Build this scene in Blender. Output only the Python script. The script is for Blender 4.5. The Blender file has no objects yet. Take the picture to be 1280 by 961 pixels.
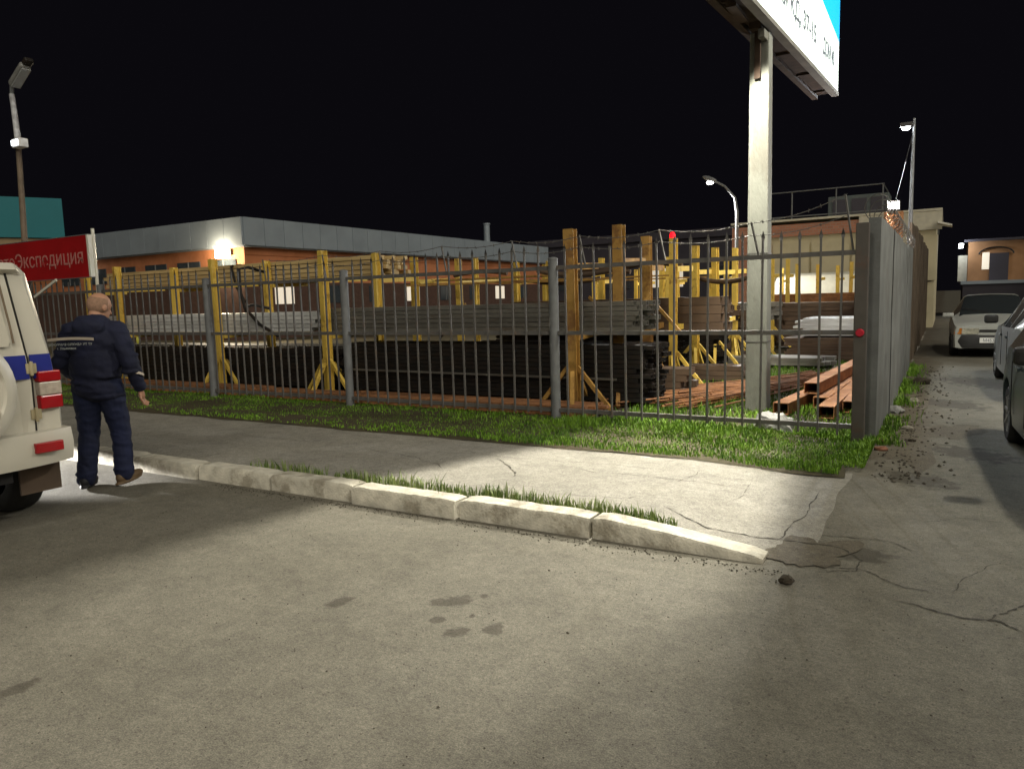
import bpy, bmesh, math, random
from mathutils import Vector, Matrix, noise
R = math.radians
random.seed(7)
scene = bpy.context.scene
COL = scene.collection

# ---------------------------------------------------------------- camera
# world frame: the front fence runs along X (its right corner at the origin), the yard lies towards +Y
CAM = Vector((0.712, -8.229, 1.6)); FPX = 920.0; YAW = R(30.5); PITCH = math.atan(106/920); ROLL = R(1.62)
cd = bpy.data.cameras.new('camera'); cam = bpy.data.objects.new('camera', cd); COL.objects.link(cam)
cd.sensor_width = 36; cd.lens = 36*FPX/1280; cd.clip_start = .05; cd.clip_end = 2000
cam.matrix_world = Matrix.Translation(CAM) @ Matrix.Rotation(YAW, 4, 'Z') @ Matrix.Rotation(math.pi/2-PITCH, 4, 'X') @ Matrix.Rotation(-ROLL, 4, 'Z')
scene.camera = cam
def px(x, y, z=0.0):                      # photograph pixel -> point on the level plane z
    d = cam.matrix_world.to_3x3() @ Vector(((x-640)/FPX, -(y-480.5)/FPX, -1))
    t = (z-CAM.z)/d.z
    return CAM + d*t

# ---------------------------------------------------------------- world, added soft fill from behind the viewer, exposure
world = bpy.data.worlds.new('World'); scene.world = world; world.use_nodes = True
wn = world.node_tree; wn.nodes.clear()
wo = wn.nodes.new('ShaderNodeOutputWorld'); bg = wn.nodes.new('ShaderNodeBackground')
sky = wn.nodes.new('ShaderNodeTexSky'); sky.sky_type = 'NISHITA'; sky.sun_disc = False
sky.sun_elevation = R(-9); sky.sun_rotation = R(200)
add = wn.nodes.new('ShaderNodeMixRGB'); add.blend_type = 'ADD'; add.inputs[0].default_value = 1
add.inputs[2].default_value = (.062, .056, .082, 1)
wn.links.new(sky.outputs[0], add.inputs[1]); wn.links.new(add.outputs[0], bg.inputs[0])
bg.inputs[1].default_value = .05; wn.links.new(bg.outputs[0], wo.inputs[0])
sd = bpy.data.lights.new('ambient_fill', 'SUN'); sd.energy = 1.5; sd.angle = R(50); sd.color = (1, .93, .78)  # broad fill added to lift every surface, stands for no single source
so = bpy.data.objects.new('ambient_fill', sd); COL.objects.link(so); so.rotation_euler = Vector((-.74, .44, -.60)).to_track_quat('-Z', 'Y').to_euler()
scene.view_settings.view_transform = 'Standard'; scene.view_settings.look = 'None'
scene.view_settings.exposure = 0; scene.view_settings.gamma = 1; scene.view_settings.use_curve_mapping = False
try:
    scene.cycles.max_bounces = 5; scene.cycles.sample_clamp_indirect = 3
except Exception: pass

def lamp(name, kind, loc, energy, color, size=.1, target=None, cone=None, blend=.2, scale=None, sizey=None, roll=0):
    d = bpy.data.lights.new(name, kind); d.energy = energy; d.color = color
    if kind == 'AREA':
        d.size = size
        if sizey: d.shape = 'RECTANGLE'; d.size_y = sizey
    else: d.shadow_soft_size = size
    o = bpy.data.objects.new(name, d); COL.objects.link(o); o.location = loc
    if target is not None:
        q = (Vector(target)-Vector(loc)).to_track_quat('-Z', 'Y')
        o.rotation_mode = 'QUATERNION'; o.rotation_quaternion = q
    if cone: d.spot_size = R(cone); d.spot_blend = blend
    if scale: o.scale = scale
    return o
WARM = (1, .93, .74); NEUT = (1, .96, .86); COOL = (.86, .93, 1)
# the tubes under the billboard throw a strip of light on the ground across the pavement
lamp('billboard_lamp_light', 'SPOT', (-1.50, .95, 4.78), 2500, (1, .95, .81), .06, (-1.77, -3.1, 0), 104, .26, (.222, 1, 1))
lamp('billboard_lamp_light', 'SPOT', (-1.65, -1.9, 4.78), 1050, (1, .95, .81), .06, (-1.84, -3.6, 0), 70, .35, (.50, 1, 1))
lamp('billboard_lamp_light', 'SPOT', (-1.40, .3, 4.78), 1250, (1, .95, .80), .06, (-1.22, 2.6, 0), 104, .3, (.34, 1, 1))
# added unseen fill lamp behind the viewer, lifting the general level
lamp('rear_fill_light', 'POINT', (-1.5, -18, 11), 3000, (1, .94, .79), 1.0)
# lit lamps of the yard and the alley
lamp('yard_flood_light', 'SPOT', (-27.6, 14.3, 4.25), 2600, (1, .86, .62), .15, (-14, 6, 0), 140, .5)
lamp('yard_flood_spill', 'POINT', (-28.3, 14.55, 4.0), 260, (1, .82, .55), .12)
lamp('alley_pole_light', 'SPOT', (-.28, 9.4, 4.85), 900, COOL, .1, (-3.5, 3, 0), 150, .6)
lamp('alley_post_light', 'POINT', (-.25, 6.7, 3.12), 230, (1, .93, .93), .06)
lamp('yard_street_lamp_light', 'SPOT', (-6.95, 19.9, 5.5), 4500, (1, .97, .9), .1, (-6.9, 18, 0), 150, .5)
lamp('house_wall_light', 'POINT', (1.35, 38.6, 3.75), 60, COOL, .08)
# low beam of a car waiting out of sight ahead of the police car
lamp('low_beam_light', 'SPOT', (-11.4, -4.85, .62), 9000, (1, .97, .92), .04, (-8.45, -4.55, 0), 12.5, .15, (2.2, 1, 1))
lamp('low_beam_light', 'SPOT', (-11.4, -6.3, .62), 7000, (1, .97, .92), .04, (-8.45, -6.1, 0), 12.5, .15, (1.6, 1, 1))
lamp('alley_fill_light', 'POINT', (3.6, 2.0, 7.0), 1500, (1, .95, .8), .2)  # unseen fill lamp added to brighten the alley floor and slab fence

# ---------------------------------------------------------------- materials
MATS = {}
def mat(name, col, rough=.7, metal=0., var=.25, scale=6., col2=None, amt=0., scale2=2., thr=.5, bump=0., bscale=60., emit=0., spec=.4, coords='Object', stretch=None, dirt=None):
    """procedural surface: value noise of its own colour, optional patches of a second colour (rust, dirt), fine relief"""
    if name in MATS: return MATS[name]
    m = bpy.data.materials.new(name); m.use_nodes = True; nt = m.node_tree; N = nt.nodes; L = nt.links
    b = N['Principled BSDF']; b.inputs['Roughness'].default_value = rough; b.inputs['Metallic'].default_value = metal
    b.inputs['Specular IOR Level'].default_value = spec
    if emit:
        b.inputs['Emission Color'].default_value = (*col, 1); b.inputs['Emission Strength'].default_value = emit
        b.inputs['Base Color'].default_value = (*col, 1); MATS[name] = m; return m
    tc = N.new('ShaderNodeTexCoord'); src = tc.outputs['Object']
    if coords == 'World':
        g = N.new('ShaderNodeNewGeometry'); src = g.outputs['Position']
    if stretch:
        mp = N.new('ShaderNodeMapping'); mp.inputs['Scale'].default_value = stretch; L.new(src, mp.inputs[0]); src = mp.outputs[0]
    oi = N.new('ShaderNodeObjectInfo')
    n1 = N.new('ShaderNodeTexNoise'); n1.inputs['Scale'].default_value = scale; n1.inputs['Detail'].default_value = 5; n1.noise_dimensions = '4D'
    L.new(src, n1.inputs['Vector'])
    mw = N.new('ShaderNodeMath'); mw.operation = 'MULTIPLY'; mw.inputs[1].default_value = 13; L.new(oi.outputs['Random'], mw.inputs[0]); L.new(mw.outputs[0], n1.inputs['W'])
    r1 = N.new('ShaderNodeMapRange'); r1.inputs['From Min'].default_value = .25; r1.inputs['From Max'].default_value = .75
    r1.inputs['To Min'].default_value = 1-var; r1.inputs['To Max'].default_value = 1+var; L.new(n1.outputs['Fac'], r1.inputs['Value'])
    mx = N.new('ShaderNodeMixRGB'); mx.blend_type = 'MULTIPLY'; mx.inputs[0].default_value = 1; mx.inputs[1].default_value = (*col, 1)
    L.new(r1.outputs[0], mx.inputs[2]); out = mx.outputs[0]
    if col2:
        n2 = N.new('ShaderNodeTexNoise'); n2.inputs['Scale'].default_value = scale2; n2.inputs['Detail'].default_value = 7; n2.inputs['Roughness'].default_value = .65; n2.noise_dimensions = '4D'
        L.new(src, n2.inputs['Vector']); L.new(mw.outputs[0], n2.inputs['W'])
        r2 = N.new('ShaderNodeMapRange'); r2.inputs['From Min'].default_value = thr-.06; r2.inputs['From Max'].default_value = thr+.06; r2.inputs['To Max'].default_value = amt
        L.new(n2.outputs['Fac'], r2.inputs['Value'])
        m2 = N.new('ShaderNodeMixRGB'); m2.inputs[2].default_value = (*col2, 1); L.new(r2.outputs[0], m2.inputs[0]); L.new(out, m2.inputs[1]); out = m2.outputs[0]
    L.new(out, b.inputs['Base Color'])
    if bump:
        n3 = N.new('ShaderNodeTexNoise'); n3.inputs['Scale'].default_value = bscale; n3.inputs['Detail'].default_value = 4; L.new(src, n3.inputs['Vector'])
        bp = N.new('ShaderNodeBump'); bp.inputs['Strength'].default_value = bump; bp.inputs['Distance'].default_value = .02
        L.new(n3.outputs['Fac'], bp.inputs['Height']); L.new(bp.outputs[0], b.inputs['Normal'])
    MATS[name] = m; return m
STAINS = [(426, 751, 14, 5), (567, 752, 26, 6), (548, 774, 10, 4), (571, 789, 16, 6), (620, 785, 14, 8), (590, 770, 5, 3), (606, 744, 6, 3), (1215, 567, 42, 8), (1230, 478, 50, 7), (1190, 505, 34, 6), (20, 862, 18, 7), (1150, 600, 40, 8), (1060, 690, 45, 10)]
def ground_mat(name, col, col2, specks=True, dirtband=False):
    m = bpy.data.materials.new(name); m.use_nodes = True; nt = m.node_tree; N = nt.nodes; L = nt.links
    b = N['Principled BSDF']; b.inputs['Roughness'].default_value = .85; b.inputs['Specular IOR Level'].default_value = .25
    g = N.new('ShaderNodeNewGeometry'); P = g.outputs['Position']
    def nz(s, d=6, r=.6):
        n = N.new('ShaderNodeTexNoise'); n.inputs['Scale'].default_value = s; n.inputs['Detail'].default_value = d; n.inputs['Roughness'].default_value = r
        L.new(P, n.inputs['Vector']); return n.outputs['Fac']
    def rng(v, a, c, lo, hi):
        r = N.new('ShaderNodeMapRange'); r.inputs['From Min'].default_value = a; r.inputs['From Max'].default_value = c
        r.inputs['To Min'].default_value = lo; r.inputs['To Max'].default_value = hi; L.new(v, r.inputs['Value']); return r.outputs[0]
    def mix(t, f, a, c):
        x = N.new('ShaderNodeMixRGB'); x.blend_type = t
        for i, v in ((0, f), (1, a), (2, c)):
            if isinstance(v, (int, float)): x.inputs[i].default_value = v
            elif isinstance(v, tuple): x.inputs[i].default_value = (*v, 1)
            else: L.new(v, x.inputs[i])
        return x.outputs[0]
    c = mix('MIX', rng(nz(.55, 8, .62), .35, .68, 0, 1), col, col2)
    c = mix('MULTIPLY', 1., c, rng(nz(3.1, 6, .7), .3, .7, .84, 1.13))
    c = mix('MULTIPLY', 1., c, rng(nz(11, 6, .8), .3, .7, .78, 1.2))
    c = mix('MULTIPLY', 1., c, rng(nz(48, 4, .75), .32, .68, .74, 1.24))
    c = mix('MULTIPLY', 1., c, rng(nz(160, 2, .6), .34, .66, .7, 1.28))
    c = mix('MIX', rng(nz(1.7, 7, .72), .56, .72, 0, .38), c, (.09, .08, .06))
    if specks:
        v = N.new('ShaderNodeTexVoronoi'); v.inputs['Scale'].default_value = 24; L.new(P, v.inputs['Vector'])
        c = mix('MIX', rng(v.outputs['Distance'], .07, .16, .7, 0), c, (.05, .045, .036))
    if dirtband:
        sx = N.new('ShaderNodeSeparateXYZ'); L.new(P, sx.inputs[0])
        xb = N.new('ShaderNodeMath'); xb.operation = 'ADD'; L.new(sx.outputs[0], xb.inputs[0]); L.new(rng(nz(1.1, 6, .7), .3, .7, -.55, .55), xb.inputs[1])
        f1 = rng(xb.outputs[0], .35, .7, 1, 0); f2 = rng(sx.outputs[1], -1.6, -.2, 0, 1); f3 = rng(nz(2.2, 6, .7), .35, .6, .25, .9)
        m1 = N.new('ShaderNodeMath'); m1.operation = 'MULTIPLY'; L.new(f1, m1.inputs[0]); L.new(f2, m1.inputs[1])
        m2 = N.new('ShaderNodeMath'); m2.operation = 'MULTIPLY'; L.new(m1.outputs[0], m2.inputs[0]); L.new(f3, m2.inputs[1])
        c = mix('MIX', m2.outputs[0], c, (.085, .066, .045))
    if dirtband:
        dist = rng(nz(9, 5, .65), .25, .75, -.75, .75); tot = None
        for (sx_, sy_, rx_, ry_) in STAINS:
            c0 = px(sx_, sy_); ex = px(sx_+rx_, sy_)-c0; ey = px(sx_, sy_-ry_)-c0
            sb = N.new('ShaderNodeVectorMath'); sb.operation = 'SUBTRACT'; L.new(P, sb.inputs[0]); sb.inputs[1].default_value = c0
            ds = []
            for e in (ex, ey):
                d = N.new('ShaderNodeVectorMath'); d.operation = 'DOT_PRODUCT'; L.new(sb.outputs[0], d.inputs[0]); d.inputs[1].default_value = e/e.length_squared; ds.append(d.outputs['Value'])
            cb_ = N.new('ShaderNodeCombineXYZ'); L.new(ds[0], cb_.inputs[0]); L.new(ds[1], cb_.inputs[1])
            ln = N.new('ShaderNodeVectorMath'); ln.operation = 'LENGTH'; L.new(cb_.outputs[0], ln.inputs[0])
            ad = N.new('ShaderNodeMath'); ad.operation = 'ADD'; L.new(ln.outputs['Value'], ad.inputs[0]); L.new(dist, ad.inputs[1])
            k = rng(ad.outputs[0], .75, 1.15, .62, 0)
            if tot is None: tot = k
            else:
                mx_ = N.new('ShaderNodeMath'); mx_.operation = 'MAXIMUM'; L.new(tot, mx_.inputs[0]); L.new(k, mx_.inputs[1]); tot = mx_.outputs[0]
        c = mix('MIX', tot, c, (.042, .036, .027))
    L.new(c, b.inputs['Base Color'])
    bp = N.new('ShaderNodeBump'); bp.inputs['Strength'].default_value = .55; bp.inputs['Distance'].default_value = .012
    h = N.new('ShaderNodeMath'); h.operation = 'ADD'; L.new(nz(70, 5, .75), h.inputs[0]); L.new(rng(nz(5, 4, .5), 0, 1, 0, 1.6), h.inputs[1])
    L.new(h.outputs[0], bp.inputs['Height']); L.new(bp.outputs[0], b.inputs['Normal'])
    return m
M_asphalt = ground_mat('worn_asphalt', (.175, .163, .132), (.135, .125, .10), dirtband=True)
M_pave = ground_mat('pavement_asphalt', (.275, .26, .225), (.23, .217, .187))
M_soil = ground_mat('soil', (.075, .06, .038), (.055, .05, .026), specks=False)
M_crack = mat('crack_dark', (.05, .044, .034), .95, var=.4, coords='World', scale=20)
M_stain = mat('oil_stain', (.088, .079, .062), .95, var=.45, coords='World', scale=25, spec=.03)
M_kerb = mat('kerb_concrete', (.52, .49, .41), .9, var=.28, scale=9, col2=(.17, .145, .10), amt=.65, scale2=4, thr=.56, bump=.5, bscale=55)
M_conc = mat('pole_concrete', (.20, .205, .178), .9, var=.2, scale=5, col2=(.13, .12, .10), amt=.6, scale2=2.6, thr=.56, bump=.35, bscale=40, stretch=(1, 1, .35))
M_slab = mat('slab_concrete', (.145, .15, .147), .9, var=.3, scale=3, col2=(.10, .095, .085), amt=.4, scale2=1.6, thr=.55, bump=.22, bscale=30)
M_grey = mat('grey_paint', (.14, .145, .15), .55, var=.2, scale=8, col2=(.10, .06, .035), amt=.6, scale2=6, thr=.66, bump=.1)
M_bar = mat('fence_bar_paint', (.105, .10, .095), .55, var=.25, scale=5, col2=(.12, .075, .045), amt=.6, scale2=5, thr=.6)
M_yel = mat('yellow_paint', (.66, .46, .085), .6, var=.18, scale=5, col2=(.20, .10, .03), amt=.75, scale2=5, thr=.60, bump=.15)
M_och = mat('ochre_paint', (.42, .24, .06), .65, var=.25, scale=5, col2=(.17, .075, .025), amt=.8, scale2=4, thr=.55, bump=.15)
M_dark = mat('dark_steel', (.014, .0125, .0115), .6, .2, var=.4, scale=4, col2=(.03, .02, .014), amt=.6, scale2=5)  # near-black also holds the upper tier's shade on the low stacks
M_galv = mat('galvanised_steel', (.72, .73, .72), .38, .2, var=.3, scale=5, stretch=(.3, 1, 1))
M_steel = mat('mill_steel', (.24, .23, .205), .42, .5, var=.28, scale=4, col2=(.13, .085, .05), amt=.6, scale2=3, thr=.58, stretch=(.3, 1, 1))
M_brown = mat('brown_steel', (.115, .075, .048), .65, .15, var=.32, scale=4, col2=(.07, .045, .03), amt=.6, scale2=3, thr=.52, stretch=(.4, 1, 1))
M_rust = mat('rusty_steel', (.30, .135, .055), .85, var=.35, scale=7, col2=(.17, .075, .035), amt=.7, scale2=4, bump=.3)
M_rustL = mat('fresh_rust', (.42, .20, .085), .85, var=.3, scale=9, col2=(.26, .11, .05), amt=.7, scale2=5, bump=.3)
M_wood = mat('yellow_board', (.62, .46, .22), .7, var=.2, scale=3, stretch=(.2, 1, 3), col2=(.30, .20, .08), amt=.6, scale2=2)
M_timber = mat('timber', (.40, .27, .13), .8, var=.25, scale=6, bump=.3, stretch=(.3, 1, 1))
M_white = mat('white_paint', (.62, .60, .52), .35, var=.06, scale=3)
M_black = mat('black_rubber', (.018, .017, .016), .8, var=.3, scale=20)
M_under = mat('underbody', (.012, .011, .011), .9, var=.2)
M_rustbrown = mat('frame_rust', (.045, .028, .018), .85, var=.4, scale=8)

# ---------------------------------------------------------------- mesh helpers
class MB:
    def __init__(s): s.v = []; s.f = []
    def poly(s, pts, faces):
        o = len(s.v); s.v += [tuple(p) for p in pts]; s.f += [tuple(i+o for i in f) for f in faces]; return s
    def box(s, x0, x1, y0, y1, z0, z1, M=None):
        p = [Vector((x, y, z)) for z in (z0, z1) for y in (y0, y1) for x in (x0, x1)]
        if M is not None: p = [M @ q for q in p]
        return s.poly(p, [(0, 2, 3, 1), (4, 5, 7, 6), (0, 1, 5, 4), (2, 6, 7, 3), (0, 4, 6, 2), (1, 3, 7, 5)])
    def bar(s, a, b, w, h, up=(0, 0, 1)):
        a = Vector(a); b = Vector(b); d = (b-a); L = d.length; d.normalize(); u = Vector(up)
        r = d.cross(u)
        if r.length < 1e-4: r = d.cross(Vector((1, 0, 0)))
        r.normalize(); u = r.cross(d)
        M = Matrix.Translation(a) @ Matrix((r, d, u)).transposed().to_4x4()
        return s.box(-w/2, w/2, 0, L, -h/2, h/2, M)
    def tube(s, pts, rad, n=8, cap=True):
        pts = [Vector(p) for p in pts]
        if not isinstance(rad, (list, tuple)): rad = [rad]*len(pts)
        rings = []; o = len(s.v); prev = None
        for i, p in enumerate(pts):
            d = (pts[min(i+1, len(pts)-1)]-pts[max(i-1, 0)]).normalized()
            if prev is None:
                r = d.cross(Vector((0, 0, 1)))
                if r.length < 1e-3: r = d.cross(Vector((0, 1, 0)))
            else: r = prev-d*prev.dot(d)
            r.normalize(); prev = r; u = r.cross(d)
            for k in range(n):
                a = 2*math.pi*k/n; s.v.append(tuple(p+(r*math.cos(a)+u*math.sin(a))*rad[i]))
        for i in range(len(pts)-1):
            for k in range(n):
                a = o+i*n+k; b = o+i*n+(k+1) % n; s.f.append((a, b, b+n, a+n))
        if cap:
            s.f.append(tuple(o+k for k in range(n))[::-1]); s.f.append(tuple(o+(len(pts)-1)*n+k for k in range(n)))
        return s
    def lathe(s, prof, n=24, M=None):       # prof: (radius, height) about local z
        o = len(s.v)
        for r, h in prof:
            for k in range(n):
                a = 2*math.pi*k/n; p = Vector((r*math.cos(a), r*math.sin(a), h))
                s.v.append(tuple(M @ p if M is not None else p))
        for i in range(len(prof)-1):
            for k in range(n):
                a = o+i*n+k; b = o+i*n+(k+1) % n; s.f.append((a, b, b+n, a+n))
        return s
    def ell(s, c, r, M=None, nu=16, nv=10):
        o = len(s.v); c = Vector(c)
        for j in range(nv+1):
            t = math.pi*j/nv
            for k in range(nu):
                a = 2*math.pi*k/nu; p = Vector((r[0]*math.sin(t)*math.cos(a), r[1]*math.sin(t)*math.sin(a), r[2]*math.cos(t)))
                s.v.append(tuple((M @ p if M is not None else p)+c))
        for j in range(nv):
            for k in range(nu):
                a = o+j*nu+k; b = o+j*nu+(k+1) % nu; s.f.append((a, a+nu, b+nu, b))
        return s
    def mesh(s, name, smooth=None):
        m = bpy.data.meshes.new(name); m.from_pydata(s.v, [], s.f); m.update()
        if smooth is not None:
            m.polygons.foreach_set('use_smooth', [True]*len(m.polygons)); m.set_sharp_from_angle(angle=R(smooth))
        return m
    def build(s, name, material, parent=None, smooth=None, loc=None, rot=None, bevel=None):
        return link(name, s.mesh(name, smooth), material, parent, loc, rot, bevel)
def link(name, me, material=None, parent=None, loc=None, rot=None, bevel=None):
    o = bpy.data.objects.new(name, me); COL.objects.link(o)
    if material is not None and not me.materials: me.materials.append(material)
    if parent is not None: o.parent = parent
    if loc is not None: o.location = loc
    if rot is not None: o.rotation_euler = rot
    if bevel:
        b = o.modifiers.new('bevel', 'BEVEL'); b.width = bevel; b.segments = 2; b.limit_method = 'ANGLE'
    return o
def fixn(me):
    bm = bmesh.new(); bm.from_mesh(me); bmesh.ops.remove_doubles(bm, verts=bm.verts, dist=1e-5); bmesh.ops.recalc_face_normals(bm, faces=bm.faces); bm.to_mesh(me); bm.free(); return me
def tag(o, label=None, cat=None, group=None, kind=None):
    if label: o['label'] = label
    if cat: o['category'] = cat
    if group: o['group'] = group
    if kind: o['kind'] = kind
    return o
def empty(name, loc=(0, 0, 0), rz=0.):
    o = bpy.data.objects.new(name, None); COL.objects.link(o); o.location = loc; o.rotation_euler = (0, 0, rz); o.empty_display_size = .2; return o
def copy_tree(o, parent=None):
    c = o.copy(); COL.objects.link(c)
    if parent is not None: c.parent = parent
    for ch in o.children: copy_tree(ch, c)
    return c
def text(name, body, size, material, parent, M, extrude=.002, sx=1., align='LEFT', bold=0.):
    cu = bpy.data.curves.new(name, 'FONT'); cu.body = body; cu.size = size; cu.extrude = extrude; cu.align_x = align; cu.offset = bold
    t = bpy.data.objects.new(name, cu); COL.objects.link(t)
    dg = bpy.context.evaluated_depsgraph_get(); me = bpy.data.meshes.new_from_object(t.evaluated_get(dg)); bpy.data.objects.remove(t)
    me.transform(M @ Matrix.Diagonal((sx, 1, 1, 1))); me.materials.clear()
    return link(name, me, material, parent)

# ---------------------------------------------------------------- ground, pavement, kerb
def pave_z(x, y):
    k = max(0., min(1., (-.25-x)/1.1)); k = k*k*(3-2*k)
    b = max(0., min(1., (y+3.7)/2.2))
    return .006+k*(.100-.055*b)+.004*noise.noise(Vector((x*.9, y*.9, 0)))*k
mb = MB().poly([(-400, -400, 0), (400, -400, 0), (400, 400, 0), (-400, 400, 0)], [(0, 1, 2, 3)])
ground = tag(mb.build('ground', M_asphalt), 'worn grey asphalt of the square and the alley', kind='structure')
def sheet(name, x0, x1, y0, y1, nx, ny, zf, material, edge=0.):
    v = []; f = []
    for j in range(ny+1):
        for i in range(nx+1):
            x = x0+(x1-x0)*i/nx; y = y0+(y1-y0)*j/ny
            if edge:
                if j == ny: y += edge*noise.noise(Vector((x*1.7, 3, 0)))
                if j == 0: y += edge*noise.noise(Vector((x*1.7, 9, 0)))
                if i == nx: x += edge*noise.noise(Vector((7, y*1.7, 0)))
            v.append((x, y, zf(x, y)))
    for j in range(ny):
        for i in range(nx):
            a = j*(nx+1)+i; f.append((a, a+1, a+nx+2, a+nx+1))
    me = bpy.data.meshes.new(name); me.from_pydata(v, [], f); me.update(); me.polygons.foreach_set('use_smooth', [True]*len(f))
    return tag(link(name, me, material), kind='structure')
pavement = sheet('pavement', -34, .05, -3.70, -1.30, 150, 14, pave_z, M_pave, .05); tag(pavement, 'pale cracked pavement between the kerb and the grass')
verge = sheet('verge', -34, -.02, -1.52, .10, 150, 8, lambda x, y: pave_z(x, -1.5)+.006+.035*min(1, max(0, (y+1.52)/.4))+.012*noise.noise(Vector((x*2, y*2, 4))), M_soil, .10)
tag(verge, 'grassy verge along the foot of the fence')
yard = sheet('yard_ground', -40, -.06, .06, 46, 120, 60, lambda x, y: .03+.02*noise.noise(Vector((x*.8, y*.8, 2))), M_soil); tag(yard, 'bare soil and grass ground of the steel yard')

def ribbon(pts, w0, z, seed, sub=14):
    rnd = random.Random(seed); P = []
    for a, b in zip(pts[:-1], pts[1:]):
        for k in range(sub): P.append(Vector(a).lerp(Vector(b), k/sub))
    P.append(Vector(pts[-1])); v = []; f = []
    for i, p in enumerate(P):
        d = (P[min(i+1, len(P)-1)]-P[max(i-1, 0)]); n = Vector((-d.y, d.x, 0)).normalized()
        off = n*(.05*noise.noise(Vector((p.x*4, p.y*4, seed)))+.018*noise.noise(Vector((p.x*17, p.y*17, seed))))
        e = min(1, 6*min(i, len(P)-1-i)/len(P)+.15); w = .8*w0*e*(.1+1.2*rnd.random())
        q = p+off; zz = z(q.x, q.y)
        v += [(q.x+n.x*w, q.y+n.y*w, zz), (q.x-n.x*w, q.y-n.y*w, zz)]
        if i: f.append((2*i-2, 2*i-1, 2*i+1, 2*i))
    return v, f
def crack(pixels, w, parent, z, seed):
    v, f = ribbon([px(a, b, z(0, 0) if parent is ground else .07).xy.to_3d() for a, b in pixels], w, lambda x, y: z(x, y)+.004, seed)
    me = bpy.data.meshes.new('crack'); me.from_pydata(v, [], f); link('crack', me, M_crack, parent)
gz = lambda x, y: 0.
for i, (pl, w) in enumerate([([(1120, 752), (1190, 768), (1245, 778), (1280, 790)], .009), ([(1240, 778), (1258, 764), (1282, 752)], .008),
        ([(1005, 668), (1060, 672), (1110, 676), (1150, 690)], .006), ([(1010, 705), (1070, 712), (1130, 735), (1180, 740)], .005),
        ([(1130, 655), (1200, 648), (1270, 655)], .004), ([(1190, 740), (1210, 715), (1260, 700)], .004), ([(1060, 690), (1080, 700), (1075, 716), (1020, 712)], .005),
        ([(1120, 590), (1180, 585), (1240, 592)], .004)]):
    crack(pl, w, ground, gz, i)
for i, (pl, w) in enumerate([([(700, 583), (760, 592), (860, 600), (960, 606)], .005), ([(825, 632), (880, 652), (960, 660), (1050, 672), (1065, 680)], .010),
        ([(620, 572), (645, 590), (640, 600)], .009), ([(560, 560), (640, 572), (760, 580), (900, 592), (1015, 600)], .004), ([(1022, 604), (1000, 640), (965, 668)], .006),  # the long thin lines parallel to the fence are plain dark lines
        ([(880, 585), (850, 602), (835, 604)], .004), ([(300, 545), (380, 552), (440, 548)], .005), ([(700, 620), (780, 628), (830, 618)], .004), ([(440, 560), (520, 572), (560, 590)], .005), ([(940, 595), (930, 612), (905, 622)], .004)]):
    crack(pl, w, pavement, pave_z, i+30)
M_dirtp = ground_mat('broken_edge_dirt', (.135, .118, .09), (.10, .085, .062))
def blob(cx_, cy_, rx, ry, seed, z=.004, parent=None, m=None, n=36, wob=.55):
    c = px(cx_, cy_); ex = px(cx_+rx, cy_)-c; ey = px(cx_, cy_-ry)-c; v = [(c.x, c.y, z)]
    for k in range(n):
        a = 2*math.pi*k/n; r = 1+wob*noise.noise(Vector((math.cos(a)*1.3, math.sin(a)*1.3, seed*3.1)))+.25*noise.noise(Vector((math.cos(a)*4, math.sin(a)*4, seed)))
        p = c+ex*math.cos(a)*r+ey*math.sin(a)*r; v.append((p.x, p.y, z))
    me = bpy.data.meshes.new('stain'); me.from_pydata(v, [], [(0, k+1, (k+1) % n+1) for k in range(n)]); link('stain', me, m or M_stain, parent or ground)
blob(1010, 690, 55, 18, 41, z=.0075, m=M_dirtp); blob(1120, 520, 45, 34, 44, z=.003, m=M_dirtp); blob(1190, 540, 35, 9, 47, z=.0025, m=M_dirtp)


kerb = tag(empty('kerb', (-3, -3.75, 0)), 'row of pale concrete kerb stones along the pavement', kind='structure')
xs = [-.16, -1.28, -2.35, -3.38, -4.34, -5.31, -6.28, -7.25, -8.22, -9.2, -10.2, -11.2, -12.2]
for i in range(len(xs)-1):
    x1, x0 = xs[i]-.013, xs[i+1]+.013; rnd = random.Random(i); n = 14; v = []; f = []
    for k in range(n+1):
        x = x0+(x1-x0)*k/n; t = k/n
        top = .142+rnd.uniform(-.002, .002) if i else .145-.11*t**1.3
        e = .012 if k in (0, n) else 0
        jit = lambda a: a*.6*noise.noise(Vector((x*14, i, a*100)))
        yo = .018*math.sin(i*2.3)+(.0 if i else .02)
        yf = -3.885+yo; yb = -3.695+yo
        v += [(x, yf+jit(.006), -.03), (x, yf+jit(.008), top-.022-e), (x, yf+.016+jit(.007), top-e+jit(.005)), (x, yb-.014, top-e+jit(.007)), (x, yb, top-.025-e), (x, yb, -.03)]
    for k in range(n):
        for j in range(5): a = k*6+j; f.append((a, a+6, a+7, a+1))
    f += [tuple(range(6)), tuple(n*6+j for j in range(5, -1, -1))]
    me = bpy.data.meshes.new('kerb_stone'); me.from_pydata([(a+3, b+3.75, c) for a, b, c in v], [], f); fixn(me)
    me.polygons.foreach_set('use_smooth', [True]*len(me.polygons)); me.set_sharp_from_angle(angle=R(50)); link('kerb_stone', me, M_kerb, kerb)

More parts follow.
